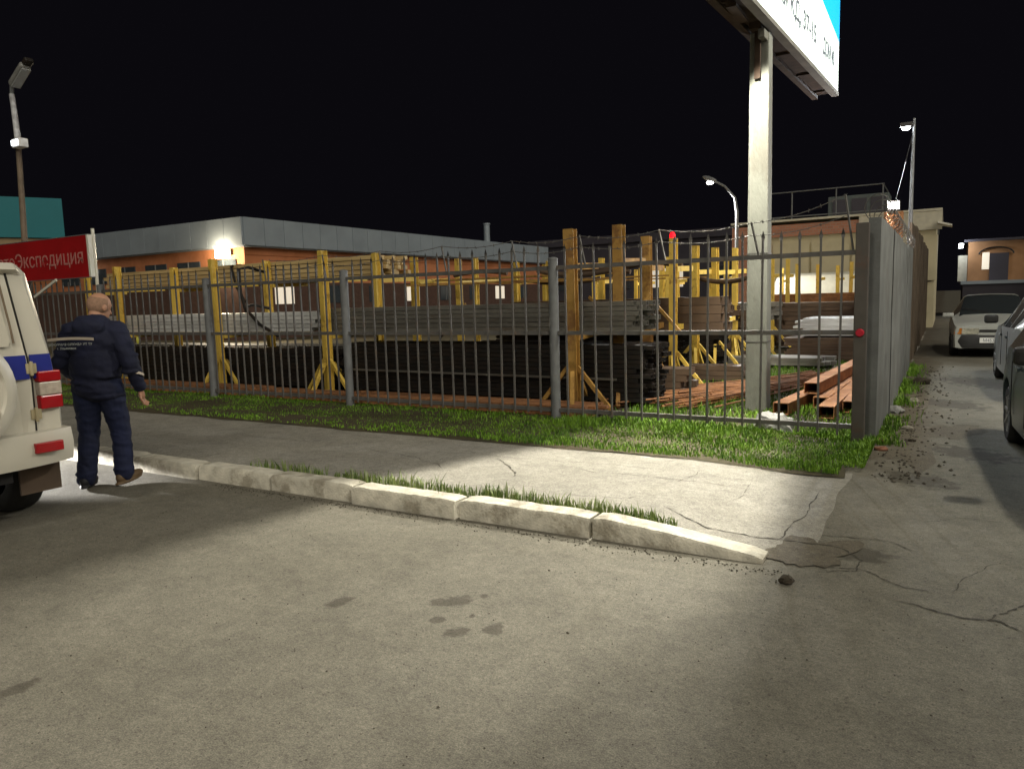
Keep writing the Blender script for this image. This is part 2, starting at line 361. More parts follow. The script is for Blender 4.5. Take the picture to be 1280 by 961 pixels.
# ---------------------------------------------------------------- grass
def leaf_mat(name, c1, c2):
    m = bpy.data.materials.new(name); m.use_nodes = True; N = m.node_tree.nodes; L = m.node_tree.links; b = N['Principled BSDF']
    g = N.new('ShaderNodeNewGeometry'); n = N.new('ShaderNodeTexNoise'); n.inputs['Scale'].default_value = 3.; n.inputs['Detail'].default_value = 4; L.new(g.outputs['Position'], n.inputs['Vector'])
    wn_ = N.new('ShaderNodeTexWhiteNoise'); L.new(g.outputs['Random Per Island'], wn_.inputs['Vector'])
    ad = N.new('ShaderNodeMath'); ad.operation = 'MULTIPLY_ADD'; L.new(g.outputs['Random Per Island'], ad.inputs[0]); ad.inputs[1].default_value = .7; L.new(n.outputs['Fac'], ad.inputs[2])
    rr = N.new('ShaderNodeMapRange'); rr.inputs['From Min'].default_value = .4; rr.inputs['From Max'].default_value = 1.15; L.new(ad.outputs[0], rr.inputs['Value'])
    mx = N.new('ShaderNodeMixRGB'); mx.inputs[1].default_value = (*c1, 1); mx.inputs[2].default_value = (*c2, 1); L.new(rr.outputs[0], mx.inputs[0])
    L.new(mx.outputs[0], b.inputs['Base Color']); b.inputs['Roughness'].default_value = .55; b.inputs['Specular IOR Level'].default_value = .3
    return m
M_grass = leaf_mat('grass_blade', (.028, .09, .005), (.17, .31, .025)); M_shoot = leaf_mat('kerb_shoot', (.06, .11, .02), (.22, .27, .09))
def blades(name, pts, hfun, wid, material, label, seed):
    rnd = random.Random(seed); v = []; f = []
    for (x, y, z) in pts:
        h = hfun(x, y)*rnd.uniform(.35, 1.1)*(1.5 if rnd.random() < .07 else 1); a = rnd.uniform(0, 6.283); ln = rnd.uniform(.05, .75)*h; w = wid*rnd.uniform(.6, 1.3)
        dx, dy = math.cos(a), math.sin(a); tx, ty = -dy*w, dx*w; o = len(v)
        v += [(x-tx, y-ty, z-.008), (x+tx, y+ty, z-.008), (x+tx*.8+dx*ln*.35, y+ty*.8+dy*ln*.35, z+h*.6), (x-tx*.8+dx*ln*.35, y-ty*.8+dy*ln*.35, z+h*.6), (x+dx*ln, y+dy*ln, z+h)]
        f += [(o, o+1, o+2, o+3), (o+3, o+2, o+4)]
    me = bpy.data.meshes.new(name); me.from_pydata(v, [], f); me.update()
    return tag(link(name, me, material), label, 'grass', kind='stuff')
rnd = random.Random(3); pts = []
for _ in range(60000):
    t = rnd.random()**1.45; x = .14-17*t; y = rnd.uniform(-1.56, .12)
    dn = (.50 if x < -4 else .80)+1.0*noise.noise(Vector((x*1.1, y*1.6, 0)))+.5*noise.noise(Vector((x*4, y*4, 3)))+(.30 if y > -1.0 else .05)-(.15 if x < -4 else 0)
    if y < -1.52+.16*noise.noise(Vector((x*2.2, 1, 1))): continue
    if x > -.03 and y < -1.2: continue
    if rnd.random() < dn: pts.append((x, y, pave_z(x, -1.5)+.035))
blades('grass', pts, lambda x, y: (.036+.03*max(0, noise.noise(Vector((x*1.5, y*2, 5))))+(.10*max(0, noise.noise(Vector((x*.9, 2, 2)))+.3) if y > -.5 else 0))*(1 if x > -3.2 else max(.55, 1+.22*(x+3.2))), .0048, M_grass, 'fresh green grass along the foot of the metal fence', 5)
pts = []
for _ in range(60000):
    x = -5.5*rnd.random()**1.1-.08; y = .1+11*rnd.random()**1.5
    if x < -3.0-.3*noise.noise(Vector((x, y, 0))) and y > .5: continue
    if rnd.random() < .5+.9*noise.noise(Vector((x*.9, y*.7, 8))): pts.append((x, y, .035))
for _ in range(7000):
    x = -5-11*rnd.random(); y = rnd.uniform(.08, .45); pts.append((x, y, .03))
blades('grass', pts, lambda x, y: .07+.05*noise.noise(Vector((x*1.3, y*1.3, 3))), .006, M_grass, 'patchy grass growing inside the yard between the steel', 6)
pts = []
for _ in range(1500):
    x = -4.9+4.15*rnd.random()**.72; y = rnd.gauss(-3.61, .035)
    if noise.noise(Vector((x*4.5, 0, 6))) > -.28: pts.append((x, y, pave_z(x, y)))
blades('grass', pts, lambda x, y: .095+.07*noise.noise(Vector((x*3, 0, 1))), .0055, M_shoot, 'thin row of green shoots growing behind the kerb stones', 8)
pts = []
for _ in range(3200):
    y = .1+9*rnd.random()**1.2; x = .10+abs(rnd.gauss(0, .14))
    if noise.noise(Vector((x*2, y*1.4, 3))) > -.05: pts.append((x, y, 0))
blades('grass', pts, lambda x, y: .08+.09*max(0, noise.noise(Vector((x*2, y, 9)))), .006, M_grass, 'weeds and grass along the foot of the concrete fence', 9)
# loose grit
v = []; f = []
rnd = random.Random(12)
def grain(c, r):
    o = len(v)
    for q in ((1, 0, 0), (-1, 0, 0), (0, 1, 0), (0, -1, 0), (0, 0, 1), (0, 0, -.6)):
        v.append((c[0]+q[0]*r*rnd.uniform(.6, 1.3), c[1]+q[1]*r*rnd.uniform(.6, 1.3), c[2]+q[2]*r*rnd.uniform(.5, 1)))
    f.extend([tuple(o+i for i in t) for t in ((0, 2, 4), (2, 1, 4), (1, 3, 4), (3, 0, 4), (2, 0, 5), (1, 2, 5), (3, 1, 5), (0, 3, 5))])
for _ in range(800): x, y = rnd.uniform(-5, 2.5), rnd.uniform(-7.2, -4); grain((x, y, .002), rnd.uniform(.0022, .0055)*(1 if rnd.random() < .96 else 1.7))
for _ in range(500): x = rnd.uniform(-5, 0); grain((x, -3.93-abs(rnd.gauss(0, .07)), .004), rnd.uniform(.003, .009))
for _ in range(600): y = rnd.uniform(-1.5, 9); grain((.2+abs(rnd.gauss(0, .3)), y, .006), rnd.uniform(.006, .022))
me = bpy.data.meshes.new('grit'); me.from_pydata(v, [], f); tag(link('grit', me, mat('grit_stone', (.075, .065, .05), .9, var=.5, coords='World', scale=30)), 'scattered grit and pebbles on the asphalt', 'grit', kind='stuff')
def rock(name, loc, r, sq, material, label, cat, seed, group=None, det=3):
    bm = bmesh.new(); bmesh.ops.create_icosphere(bm, subdivisions=det, radius=1)
    for q in bm.verts:
        n = q.co.normalized(); k = 1+.35*noise.noise(n*1.6+Vector((seed*5.3, 0, 0)))+.22*noise.noise(n*4+Vector((seed, 2, 0)))
        q.co = Vector((n.x*r*sq[0]*k, n.y*r*sq[1]*k, n.z*r*sq[2]*k))
    me = bpy.data.meshes.new(name); bm.to_mesh(me); bm.free(); me.polygons.foreach_set('use_smooth', [True]*len(me.polygons)); me.set_sharp_from_angle(angle=R(28))
    return tag(link(name, me, material, None, loc), label, cat, group)
M_clod = mat('dark_clod', (.045, .036, .025), .95, var=.4, scale=30, bump=.6)
M_rubble = mat('rubble', (.26, .24, .2), .9, var=.35, scale=12, bump=.5)
M_brickr = mat('brick_rubble', (.22, .10, .06), .9, var=.35, scale=12, bump=.5)
p = px(983, 729); rock('stone', (p.x, p.y, .022), .036, (1, .9, .75), M_clod, 'small dark clod of earth lying on the asphalt beyond the kerb end', 'stone', 1)
M_bag = mat('grey_sheet', (.20, .20, .19), .6, var=.5, scale=6, bump=1, bscale=18)
rock('crumpled_sack', (-.92, .30, .10), .19, (1.15, .8, .8), M_bag, 'crumpled pale grey plastic sack lying in the grass behind the fence', 'sack', 4)
for i, (a, b, r, m, lb, ct) in enumerate([(1101, 563, .05, M_brickr, 'broken reddish brick lump beside the fence corner', 'brick'), (1118, 516, .10, M_bag, 'crumpled white litter at the foot of the concrete fence', 'litter'),
        (1134, 537, .05, M_rubble, 'small grey rubble lump on the dirt of the alley', 'rubble'), (1140, 552, .035, M_clod, 'tiny dark rubble lump on the dirt of the alley', 'rubble'),
        (1152, 480, .12, M_clod, 'dark earth heap by the brown sheet fence', 'rubble'), (1141, 503, .07, M_rubble, 'pale rubble lump in the weeds of the alley', 'rubble'), (1098, 552, .04, M_brickr, 'brick chip in the grass by the corner post', 'brick')]):
    p = px(a, b); rock('rubble' if ct == 'rubble' else ct + '_piece', (p.x, p.y, r*.35), r, (1.2, .9, .6), m, lb, ct, i+20, det=2)

# ---------------------------------------------------------------- front metal fence
fence = tag(empty('metal_fence', (0, 0, 0)), 'grey metal picket fence with spear tips closing the yard along the pavement', 'fence')
PX = [-.02, -3.5, -6.97, -10.08, -13.15, -16.35, -19.5, -22.6]
def fz(x): return pave_z(x, -1.5)+.03
for i, x in enumerate(PX):
    if i == 0:
        MB().box(x-.06, x+.06, -.06, .06, -.1, 2.26).build('corner_post', mat('corner_paint', (.075, .066, .058), .6, var=.25, scale=6, col2=(.10, .05, .03), amt=.6, scale2=4, thr=.6), fence, bevel=.008)
    else:
        m = MB(); m.tube([(x, 0, -.1), (x, 0, 2.08)], .062, 14); m.lathe([(.066, 2.075), (.066, 2.09), (.04, 2.105), (0.001, 2.11)], 14, Matrix.Translation((x, 0, 0))); m.build('post', M_grey, fence, 40)
RZ = (.20, 1.17, 1.975)
for i in range(len(PX)-1):
    x1, x0 = PX[i]-.062, PX[i+1]+.058
    for z in RZ:
        MB().box(x0, x1, -.024, .024, z-.024, z+.024).build('rail', M_bar, fence)
m = MB(); w = .0105
m.box(-w, w, -w, w, .10, 2.11)
m.poly([(-w, -w, 2.11), (w, -w, 2.11), (w, w, 2.11), (-w, w, 2.11), (-.020, 0, 2.145), (.020, 0, 2.145), (0, 0, 2.215)], [(0, 1, 5, 4), (1, 2, 5), (2, 3, 4, 5), (3, 0, 4), (4, 5, 6), (5, 4, 6)])
bar_me = m.mesh('picket')
rnd = random.Random(5)
for i in range(len(PX)-1):
    x1, x0 = PX[i], PX[i+1]; n = 18 if i < 3 else (16 if i < 5 else 13)
    for k in range(1, n):
        x = x1+(x0-x1)*k/n
        link('picket', bar_me, M_bar, fence, (x+rnd.uniform(-.006, .006), -.036, fz(x)-.03+rnd.uniform(-.008, .008)), (rnd.uniform(-.004, .004), rnd.uniform(-.008, .008), 0))
# barbed wire on raked arms
arms = []
for x in (-.1, -1.02, -2.05, -3.05, -4.0, -5.1, -6.2, -7.3, -8.6):
    hgt = 2.34 if x < -.5 else 2.55
    MB().bar((x, -.012, 1.97), (x-.09, .02, hgt), .016, .016).build('wire_arm', M_bar, fence); arms.append((x-.09, .02, hgt))
for lvl in (1., .62):
    P = []
    for a, b in zip(arms[:-1], arms[1:]):
        za = 2.0+(a[2]-2.0)*lvl; zb = 2.0+(b[2]-2.0)*lvl
        for k in range(8):
            t = k/8; P.append((a[0]+(b[0]-a[0])*t, .02, za+(zb-za)*t-.05*math.sin(math.pi*t)))
    m = MB(); m.tube(P, .0045, 5, False)
    for q in P:
        for _ in range(2):
            d = Vector((random.uniform(-.5, .5), random.uniform(-1, 1), random.uniform(-1, 1))).normalized()*.02
            m.bar(Vector(q)-d, Vector(q)+d, .004, .004)
    m.build('barbed_wire', M_bar, fence)
m = MB(); m.lathe([(.001, .03), (.035, .028), (.042, .01), (.042, 0), (.001, 0)], 14); b = m.build('signal_button', mat('red_plastic', (.42, .012, .03), .4, var=.1), fence, 40, (-.02, -.066, 1.17), (R(90), 0, 0))
b['label'] = 'round red plastic knob on the corner post'

# ---------------------------------------------------------------- concrete side fence and brown sheet fence
cf = tag(empty('concrete_fence', (.06, 4, 0)), 'rough grey concrete slab fence running along the alley', 'fence')
ys = [.22, 2.25, 4.28, 6.3, 8.3]; rnd = random.Random(9)
for i in range(4):
    nz_, ny_ = 8, 10; v = []; f = []
    H_ = 2.33+rnd.uniform(-.03, .03)
    for s in (0, 1):
        for j in range(nz_+1):
            for k in range(ny_+1):
                y = ys[i]+.015+(ys[i+1]-ys[i]-.03)*k/ny_; z = H_*j/nz_
                x = (.07 if s else -.05)+.008*noise.noise(Vector((y*2, z*2, s)))+.012*(i % 2)
                v.append((x, y-4, z))
    st = (nz_+1)*(ny_+1)
    for j in range(nz_):
        for k in range(ny_):
            a = j*(ny_+1)+k; f += [(a, a+ny_+1, a+ny_+2, a+1), (st+a, st+a+1, st+a+ny_+2, st+a+ny_+1)]
    for k in range(ny_): a = nz_*(ny_+1)+k; f.append((a, st+a, st+a+1, a+1))
    for j in range(nz_):
        for e in (0, ny_): a = j*(ny_+1)+e; b = a+ny_+1; f.append((a, b, st+b, st+a))
    me = bpy.data.meshes.new('slab'); me.from_pydata(v, [], f); fixn(me); link('slab', me, M_slab, cf)
for y in ys[1:-1]: MB().box(-.14, -.055, y-4-.07, y-4+.07, 0, 2.2).build('fence_post', M_slab, cf, bevel=.01)
# coil of razor wire
m = MB(); P = []
for k in range(420):
    t = k/420; y = -3.6+7.6*t; a = t*2*math.pi*26; P.append((.0+.13*math.cos(a), y+.16*math.sin(a*.5), 2.46+.14*math.sin(a)))
m.tube(P, .0045, 4, False); m.build('razor_wire_coil', M_bar, cf)
bf = tag(empty('sheet_metal_fence', (.08, 16, 0)), 'tall brown sheet metal fence farther along the alley', 'fence')
M_bsheet = mat('brown_sheet', (.085, .062, .042), .7, var=.35, scale=2, col2=(.15, .12, .09), amt=.5, scale2=1.5, thr=.56, bump=.2)
y = 8.6
for i in range(13):
    w_ = 1.15; h_ = 2.95+random.uniform(-.06, .06)
    m = MB(); n = 8
    for k in range(n):
        a = y+w_*k/n; b = y+w_*(k+1)/n; d = .012 if k % 2 else 0
        m.box(-.03+d+.02*(i % 2), .015+d+.02*(i % 2), a-16, b-16-.002, .05, h_)
    m.build('sheet_panel', M_bsheet, bf); y += w_+.035 if i != 1 else w_+.09
    MB().box(-.12, -.04, y-16-.07, y-16+.03, 0, 2.8).build('fence_post', M_bsheet, bf)
    if i > 11: break
for z in (.6, 2.3): MB().box(-.09, -.034, 8.6-16, y-16-.1, z, z+.06).build('rail', M_bsheet, bf)
rp = tag(empty('rusty_post', (-.13, 6.75, 0)), 'thick rusty steel post behind the concrete fence with a lamp on top', 'post')
m = MB(); m.box(-.15, -.11, -.14, .14, 0, 2.95); m.box(.11, .15, -.14, .14, 0, 2.95); m.box(-.11, .11, -.015, .015, 0, 2.95); m.build('column', M_rust, rp)
M_lampW = mat('lamp_glow_white', (1, .95, .95), emit=60)
M_lampC = mat('lamp_glow_cool', (.9, .95, 1), emit=45)
M_lampY = mat('lamp_glow_warm', (1, .86, .58), emit=55)
M_lampS = mat('lamp_glow_small', (1, .95, .85), emit=14)
fl = tag(empty('flood_lamp', (-.13, 6.75, 2.95)), 'small lit white floodlight on top of the rusty post', 'lamp')
MB().box(-.10, .10, -.06, .06, .02, .20).build('housing', M_dark, fl, bevel=.01); MB().box(-.08, .08, -.085, -.065, .05, .17).build('lens', M_lampW, fl); MB().box(-.02, .02, -.02, .02, 0, .02).build('bracket', M_dark, fl)
# slender alley pole with lamp
ap = tag(empty('lamp_pole', (.03, 9.45, 0)), 'slender steel lamp pole rising behind the concrete fence by the alley', 'lamp post')
m = MB(); m.tube([(0, 0, 0), (0, 0, 2.9), (.01, 0, 5.05)], [.05, .04, .025], 10); m.build('pole', M_grey, ap, 40)
MB().bar((0, 0, 4.95), (-.10, -.06, 4.93), .025, .025).build('arm', M_grey, ap)
h = MB().box(-.24, -.02, -.16, -.03, 4.88, 4.97).build('lamp_head', M_dark, ap, bevel=.01); MB().ell((-.13, -.10, 4.86), (.08, .05, .045)).build('lens', M_lampC, h, 60)
MB().tube([(.02, -.02, 4.9), (-.12, .0, 4.2), (-.15, -2.4, 3.2)], .006, 5).build('cable', M_black, ap)

# ---------------------------------------------------------------- concrete pole and billboard
pole = tag(empty('concrete_pole', (-1.42, 1.89, 0)), 'square pale concrete pole carrying the billboard, standing in the grass', 'pole')
a, b = .14, .118
MB().poly([(-a, -a, -.1), (a, -a, -.1), (a, a, -.1), (-a, a, -.1), (-b, -b, 4.86), (b, -b, 4.86), (b, b, 4.86), (-b, b, 4.86)], [(0, 3, 2, 1), (4, 5, 6, 7), (0, 1, 5, 4), (1, 2, 6, 5), (2, 3, 7, 6), (3, 0, 4, 7)]).build('shaft', M_conc, pole, bevel=.018)
for z in (.95, 2.1): MB().box(-.142+z*.0045, .142-z*.0045, -.145+z*.0045, .145-z*.0045, z, z+.012).build('wire_tie', M_bar, pole)
bb = tag(empty('billboard', (-1.42, 1.89, 4.9), -math.atan(.062)), 'large double sided white and blue billboard on the concrete pole', 'billboard')
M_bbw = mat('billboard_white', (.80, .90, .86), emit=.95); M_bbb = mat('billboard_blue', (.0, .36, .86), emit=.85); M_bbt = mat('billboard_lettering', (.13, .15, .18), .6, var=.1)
M_lip = mat('panel_lip', (.17, .165, .145), .7, var=.2)
Y0, Y1, ZT = -4.1, 3.92, 3.0
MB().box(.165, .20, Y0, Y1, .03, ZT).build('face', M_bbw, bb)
MB().box(-.20, -.165, Y0, Y1, .03, ZT).build('face', mat('billboard_back', (.45, .46, .46), .6), bb)
MB().box(.10, .212, Y0, Y1+.01, -.03, .027).build('bottom_lip', M_lip, bb); MB().box(-.212, -.12, Y0, Y1+.01, -.03, .027).build('bottom_lip', M_rustbrown, bb)
MB().box(-.163, .163, Y1-.05, Y1-.005, .03, ZT).build('end_cap', M_rustbrown, bb); MB().box(-.163, .163, Y0+.005, Y0+.05, .03, ZT).build('end_cap', M_rustbrown, bb)
MB().box(-.163, .163, Y0+.06, Y1-.06, .032, .06).build('bottom_tray', M_rustbrown, bb)
for y in (-3.6, -2.4, -1.2, 1.2, 2.4, 3.6): MB().box(-.118, .098, y-.025, y+.025, .0, .028).build('cross_brace', M_rustbrown, bb)
MB().box(-.07, .07, -.30, .30, -.05, .029).build('bracket', M_rustbrown, bb); MB().bar((0, -.16, -.62), (0, -.16, -.05), .07, .05, (0, 1, 0)).build('bracket', M_rustbrown, bb)
MB().box(.03, .115, -.28, .04, -.17, -.055).build('bracket', M_conc, bb, bevel=.01)
# blue field: edge runs down towards the far end
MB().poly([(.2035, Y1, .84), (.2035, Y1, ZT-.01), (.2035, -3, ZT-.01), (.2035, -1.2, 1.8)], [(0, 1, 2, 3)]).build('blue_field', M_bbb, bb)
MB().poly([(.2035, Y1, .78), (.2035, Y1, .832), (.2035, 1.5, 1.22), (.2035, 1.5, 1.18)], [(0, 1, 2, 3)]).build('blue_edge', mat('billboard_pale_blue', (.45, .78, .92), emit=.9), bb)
TM = lambda y, z: Matrix.Translation((.2045, y, z)) @ Matrix(((0, 0, 1, 0), (1, 0, 0, 0), (0, 1, 0, 0), (0, 0, 0, 1)))
text('lettering', 'СТРОИТЕЛЬНАЯ КД, 37-15', .36, M_bbt, bb, TM(-2.55, .36), .001, 1.03, bold=.006)
text('lettering', 'ДОМ.40', .33, M_bbt, bb, TM(2.66, .36), .001, .74, bold=.008)
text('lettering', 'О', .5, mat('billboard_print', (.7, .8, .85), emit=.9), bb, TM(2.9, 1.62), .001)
bl = tag(empty('billboard_lamp', (-1.50, .95, 4.86), 0), 'tube lamp fixed under the billboard lighting the pavement', 'lamp')
MB().box(-.06, .06, -.3, .3, -.035, 0).build('housing', M_rustbrown, bl)

# ---------------------------------------------------------------- red sign on the fence
rs = tag(empty('red_sign', (-15.1, -.10, 2.25)), 'long red sign with faded lettering above the metal fence', 'sign')
M_red = mat('red_banner', (.30, .005, .007), .5, var=.15, scale=2)
MB().box(-2.3, 1.87, -.03, .03, 0, .78).build('panel', M_red, rs)
for z in (-.03, .78): MB().box(-2.3, 1.93, -.034, .034, z+(.018 if z < 0 else 0), z+(.03 if z < 0 else .014)).build('frame', M_grey, rs)
MB().box(1.872, 1.93, -.042, .042, 0, .78).build('frame', M_white, rs)
text('lettering', 'АвтоЭкспедиция', .40, mat('faded_letter', (.42, .17, .15), .7, var=.3, scale=8), rs, Matrix.Translation((-1.72, -.033, .26)) @ Matrix.Rotation(math.pi/2, 4, 'X'), .002, 1.05)
for x in (1.9,): MB().tube([(x, .08, -2.3), (x, .08, .9)], .03, 10).build('post', M_white, rs, 40)
MB().bar((-.1, -.05, -.33), (.75, -.05, -.02), .03, .05).build('brace', M_white, rs)

# ---------------------------------------------------------------- racks in the yard
def rack_post(h=2.5, m=M_yel, wide=.105):
    r = empty('rack_post'); w, d = wide/2, .07
    mb = MB(); mb.box(-w, w, -d, -d+.014, 0, h); mb.box(-w, w, d-.014, d, 0, h); mb.box(-.008, .008, -d+.014, d-.014, 0, h)
    mb.build('column', m, r)
    for a, b in (((.55, -.02, .03), (.07, -.02, .62)), ((-.55, -.02, .03), (-.07, -.02, .62)), ((.22, -.62, .03), (.03, -.11, .55)), ((-.02, .62, .03), (0, .11, .55))):
        MB().bar(a, b, .055, .055).build('foot_brace', m, r)
    for z in (1.02, 2.0): MB().bar((0, .1, z), (0, 1.0, z+.03), .07, .09).build('arm', m, r)
    return r
rnd = random.Random(21)
pA = rack_post(); pB = rack_post(m=M_och, wide=.15)
def place(p, x, y, h, label, group, first={}):
    o = p if p.name not in first else copy_tree(p)
    first[p.name] = 1
    o.location = (x, y, .03); o.rotation_euler = (0, rnd.uniform(-.012, .012), rnd.uniform(-.15, .15)); o.scale = (1, 1, h/2.5)
    return tag(o, label, 'rack post', group)
place(pB, -3.72, 1.0, 2.50, 'tall ochre rack post with splayed feet beside the middle of the fence', None)
place(pB, -3.42, 1.95, 2.60, 'thick ochre rack post behind the end of the grey tube stack', None)
place(pB, -3.47, 3.3, 2.52, 'slim ochre rack post behind the brown tube bundles', None)
place(pA, -3.21, 3.78, 2.5, 'yellow rack post with a red lamp on top and a plank against its foot', None)
for x, lb in ((-8.6, 'yellow rack post with splayed feet between the grey and the galvanised tubes'), (-11.45, 'yellow rack post with splayed feet before the middle of the galvanised tubes'), (-14.6, 'yellow rack post before the far end of the galvanised tubes')): place(pA, x, 1.25, 2.5, lb, 'front row of rack posts')
for x in (-8.45, -11.35, -14.4, -17.8): place(pA, x, 2.45, 2.5, 'yellow rack post beside the bundle of long yellow boards', 'second row of rack posts')
for y in (3.9, 5.25, 6.15, 8.0, 9.3, 11, 13, 16.0): place(pA, -8.58+rnd.uniform(-.1, .1), y, 2.5+rnd.uniform(-.05, .05), 'yellow rack post in the file running back from the left tube stacks', 'left file of rack posts')
for y in (5.75, 6.7, 8.5, 10.5, 12.8, 15.4, 17.2): place(pA, -3.38+rnd.uniform(-.12, .12), y, 2.5+rnd.uniform(-.06, .06), 'yellow rack post in the file running back behind the concrete pole', 'right file of rack posts')
for x, y in ((-7.4, 7.4), (-6.1, 7.5), (-4.9, 8.6), (-7.2, 9.6), (-4.3, 11.5), (-5.9, 12.2), (-7.7, 14.4), (-4.4, 16.5), (-7.2, 16.6), (-8.3, 18.5), (-5.3, 18.8), (-3.0, 18.6), (-5.2, 14), (-6.2, 17), (-7, 12.5), (-5.6, 10.2), (-6.4, 20), (-4.6, 21), (-2.6, 20.5), (-1.5, 20), (-1.9, 17.5), (-1.0, 16)): place(pA, x, y, 2.45, 'yellow rack post standing deep in the yard before the cream building', 'rear rack posts')
rl = tag(empty('red_lamp', (-3.21, 3.78, 2.53)), 'small glowing red signal lamp on top of a yellow rack post', 'lamp')
MB().lathe([(.001, .10), (.03, .095), (.045, .06), (.045, 0), (.001, 0)], 14).build('lens', mat('red_glow', (1, .004, .012), emit=2.5), rl, 40)
MB().box(-.06, .06, -.06, .06, -.02, -.002).build('base', M_dark, rl)

def rect_tube(L, w, h, t=.006):
    m = MB(); v = []
    for x in (0, L):
        for (a, b) in ((0, 0), (w, 0), (w, h), (0, h)): v.append((x, a, b))
        for (a, b) in ((t, t), (w-t, t), (w-t, h-t), (t, h-t)): v.append((x, a, b))
    f = []
    for k in range(4):
        j = (k+1) % 4; f += [(k, j, 8+j, 8+k), (4+k, 12+k, 12+j, 4+j), (k, 4+k, 4+j, j), (8+k, 8+j, 12+j, 12+k)]
    return m.poly(v, f)
def stack(name, label, x0, x1, y, ny, z, nz_, w, h, m, jit=.05, solid=False, gap=.007, cat='steel stack', group=None, drop=0, yaw=0.):
    r = tag(empty(name, (x0, y, z), yaw), label, cat, group); L = x1-x0
    me = (MB().box(0, L, 0, w-gap, 0, h-gap) if solid else rect_tube(L, w-gap, h-gap)).mesh('tube'); rn = random.Random(label)
    nm = 'plank' if solid else 'tube'
    for j in range(nz_):
        for i in range(ny):
            if drop and j == nz_-1 and rn.random() < drop: continue
            link(nm, me, m, r, (rn.uniform(-jit, jit)*1., i*w+rn.uniform(0, gap), j*h), (0, 0, rn.uniform(-.0012, .0012)))
    return r
def bearer(label, x, y0, y1, z, m=M_timber, s=.08):
    r = MB().box(-s/2, s/2, 0, y1-y0, -s, 0).build('bearer', m, None, loc=(x, y0, z-.002), bevel=.004); return tag(r, label, 'beam', 'timber bearers under the stacks')
stack('tube_stack', 'long grey stack of square steel tubes on the rack beside the fence', -8.9, -2.93, 1.42, 8, 1.12, 6, .095, .07, M_steel, .09)
stack('galvanised_stack', 'shiny galvanised tubes stacked on the rack to the left of the grey ones', -15.4, -9.02, 1.42, 7, 1.13, 5, .10, .072, M_galv, .4, drop=.3)
stack('dark_tube_stack', 'big dark stack of square tubes lying low under the grey stack', -8.4, -2.85, 1.46, 9, .12, 12, .09, .067, M_dark, .13)
stack('dark_tube_stack', 'dark low stack of square tubes under the galvanised tubes', -15.6, -8.7, 1.46, 7, .12, 9, .10, .075, M_dark, .25)
stack('board_bundle', 'bundle of long yellow boards on the top rack arms', -17.2, -8.55, 2.56, 9, 2.07, 5, .10, .09, M_wood, .18, True, .014)
stack('tube_stack', 'dull steel tubes on the middle arms behind the galvanised stack', -17.4, -9, 2.6, 6, 1.15, 3, .12, .11, M_brown, .2)
stack('dark_tube_stack', 'dark tube stack on the ground of the second rack row', -17, -9, 2.6, 7, .12, 6, .11, .11, M_dark, .2)
stack('tube_stack', 'greyish steel tubes across the second rack row behind the grey stack', -8.2, -4.1, 2.58, 6, 1.12, 4, .12, .10, M_steel, .1)
stack('brown_tube_stack', 'brown bundle of wide square tubes on the rack beside the red lamp', -6.6, -2.52, 4.25, 4, .98, 4, .16, .145, M_brown, .04)
stack('dark_tube_stack', 'dark tube stack on the ground below the brown bundle', -7.5, -3.35, 4.1, 6, .12, 6, .12, .11, M_dark, .1)
stack('plank_pile', 'short pile of brown flat bars near the foot of the red lamp post', -4.1, -2.35, 4.9, 2, .06, 3, .22, .09, M_brown, .06, True, cat='plank pile')
stack('plank_pile', 'two flat dark bars on the ground at the end of the dark stack', -3.9, -2.62, 2.55, 3, .10, 4, .14, .10, M_brown, .10, True, cat='plank pile')
stack('rusty_bar_bundle', 'rusty flat bars laid on the ground along the fence, right bundle', -7.4, -3.12, .30, 5, .07, 3, .10, .045, M_rust, .12, True, cat='steel bars')
stack('rusty_bar_bundle', 'rusty flat bars laid on the ground along the fence, behind the walking man', -15.4, -9.6, .38, 4, .06, 3, .11, .05, M_rust, .3, True, cat='steel bars')
stack('rusty_bar_bundle', 'rusty flat bars laid on the ground along the fence, middle bundle', -9.9, -7.2, .42, 4, .05, 3, .10, .045, M_rust, .2, True, cat='steel bars')
for i, (y, z, x0, x1, nz_, mm) in enumerate([(5.6, 1.0, -8.0, -3.6, 4, M_brown), (6.5, .12, -8.3, -3.2, 8, M_dark), (8.2, 1.0, -8.2, -3.2, 3, M_brown), (9.2, .12, -8.8, -3.4, 8, M_brown), (11.2, .9, -8.6, -3.0, 4, M_steel), (13.2, .1, -8.8, -2.6, 9, M_brown)]):
    stack('tube_stack', ['brown tubes on the third rack row', 'dark tubes low on the fourth rack row', 'brown tubes on the fifth rack row', 'brown tubes low on the sixth rack row', 'grey tubes on the seventh rack row', 'brown tubes low in the last rack row'][i]+' inside the yard', x0, x1, y, 6, z, nz_, .12, .115, mm, .12)
for i, (y, x0, x1, z) in enumerate([(3.0, -8.2, -5, 1.9), (4.3, -8.3, -4.6, 2.02), (5.8, -8.2, -5.4, 1.95), (7, -8.2, -4.2, 2.0), (9.6, -8, -4, 2.0)]):
    stack('long_bars', ['few thin ochre bars on the upper arms of the second row', 'few thin ochre bars on the upper arms above the brown bundle', 'few thin ochre bars on the upper arms of the third row', 'few thin ochre bars on the upper arms of the fourth row', 'few thin ochre bars on the upper arms of the sixth row'][i], x0, x1, y, 4, z, 1, .09, .04, M_och, .5, True, cat='steel bars', drop=.4)
stack('sheet_pile', 'pale grey metal sheets piled behind the corner of the fence', -2.1, -.45, 9.2, 1, .62, 7, 1.5, .055, M_galv, .12, True, cat='sheet pile')
stack('sheet_pile', 'brown plates piled under the pale grey sheets', -2.3, -.4, 9.1, 1, .1, 8, 1.7, .06, M_brown, .1, True, cat='sheet pile')
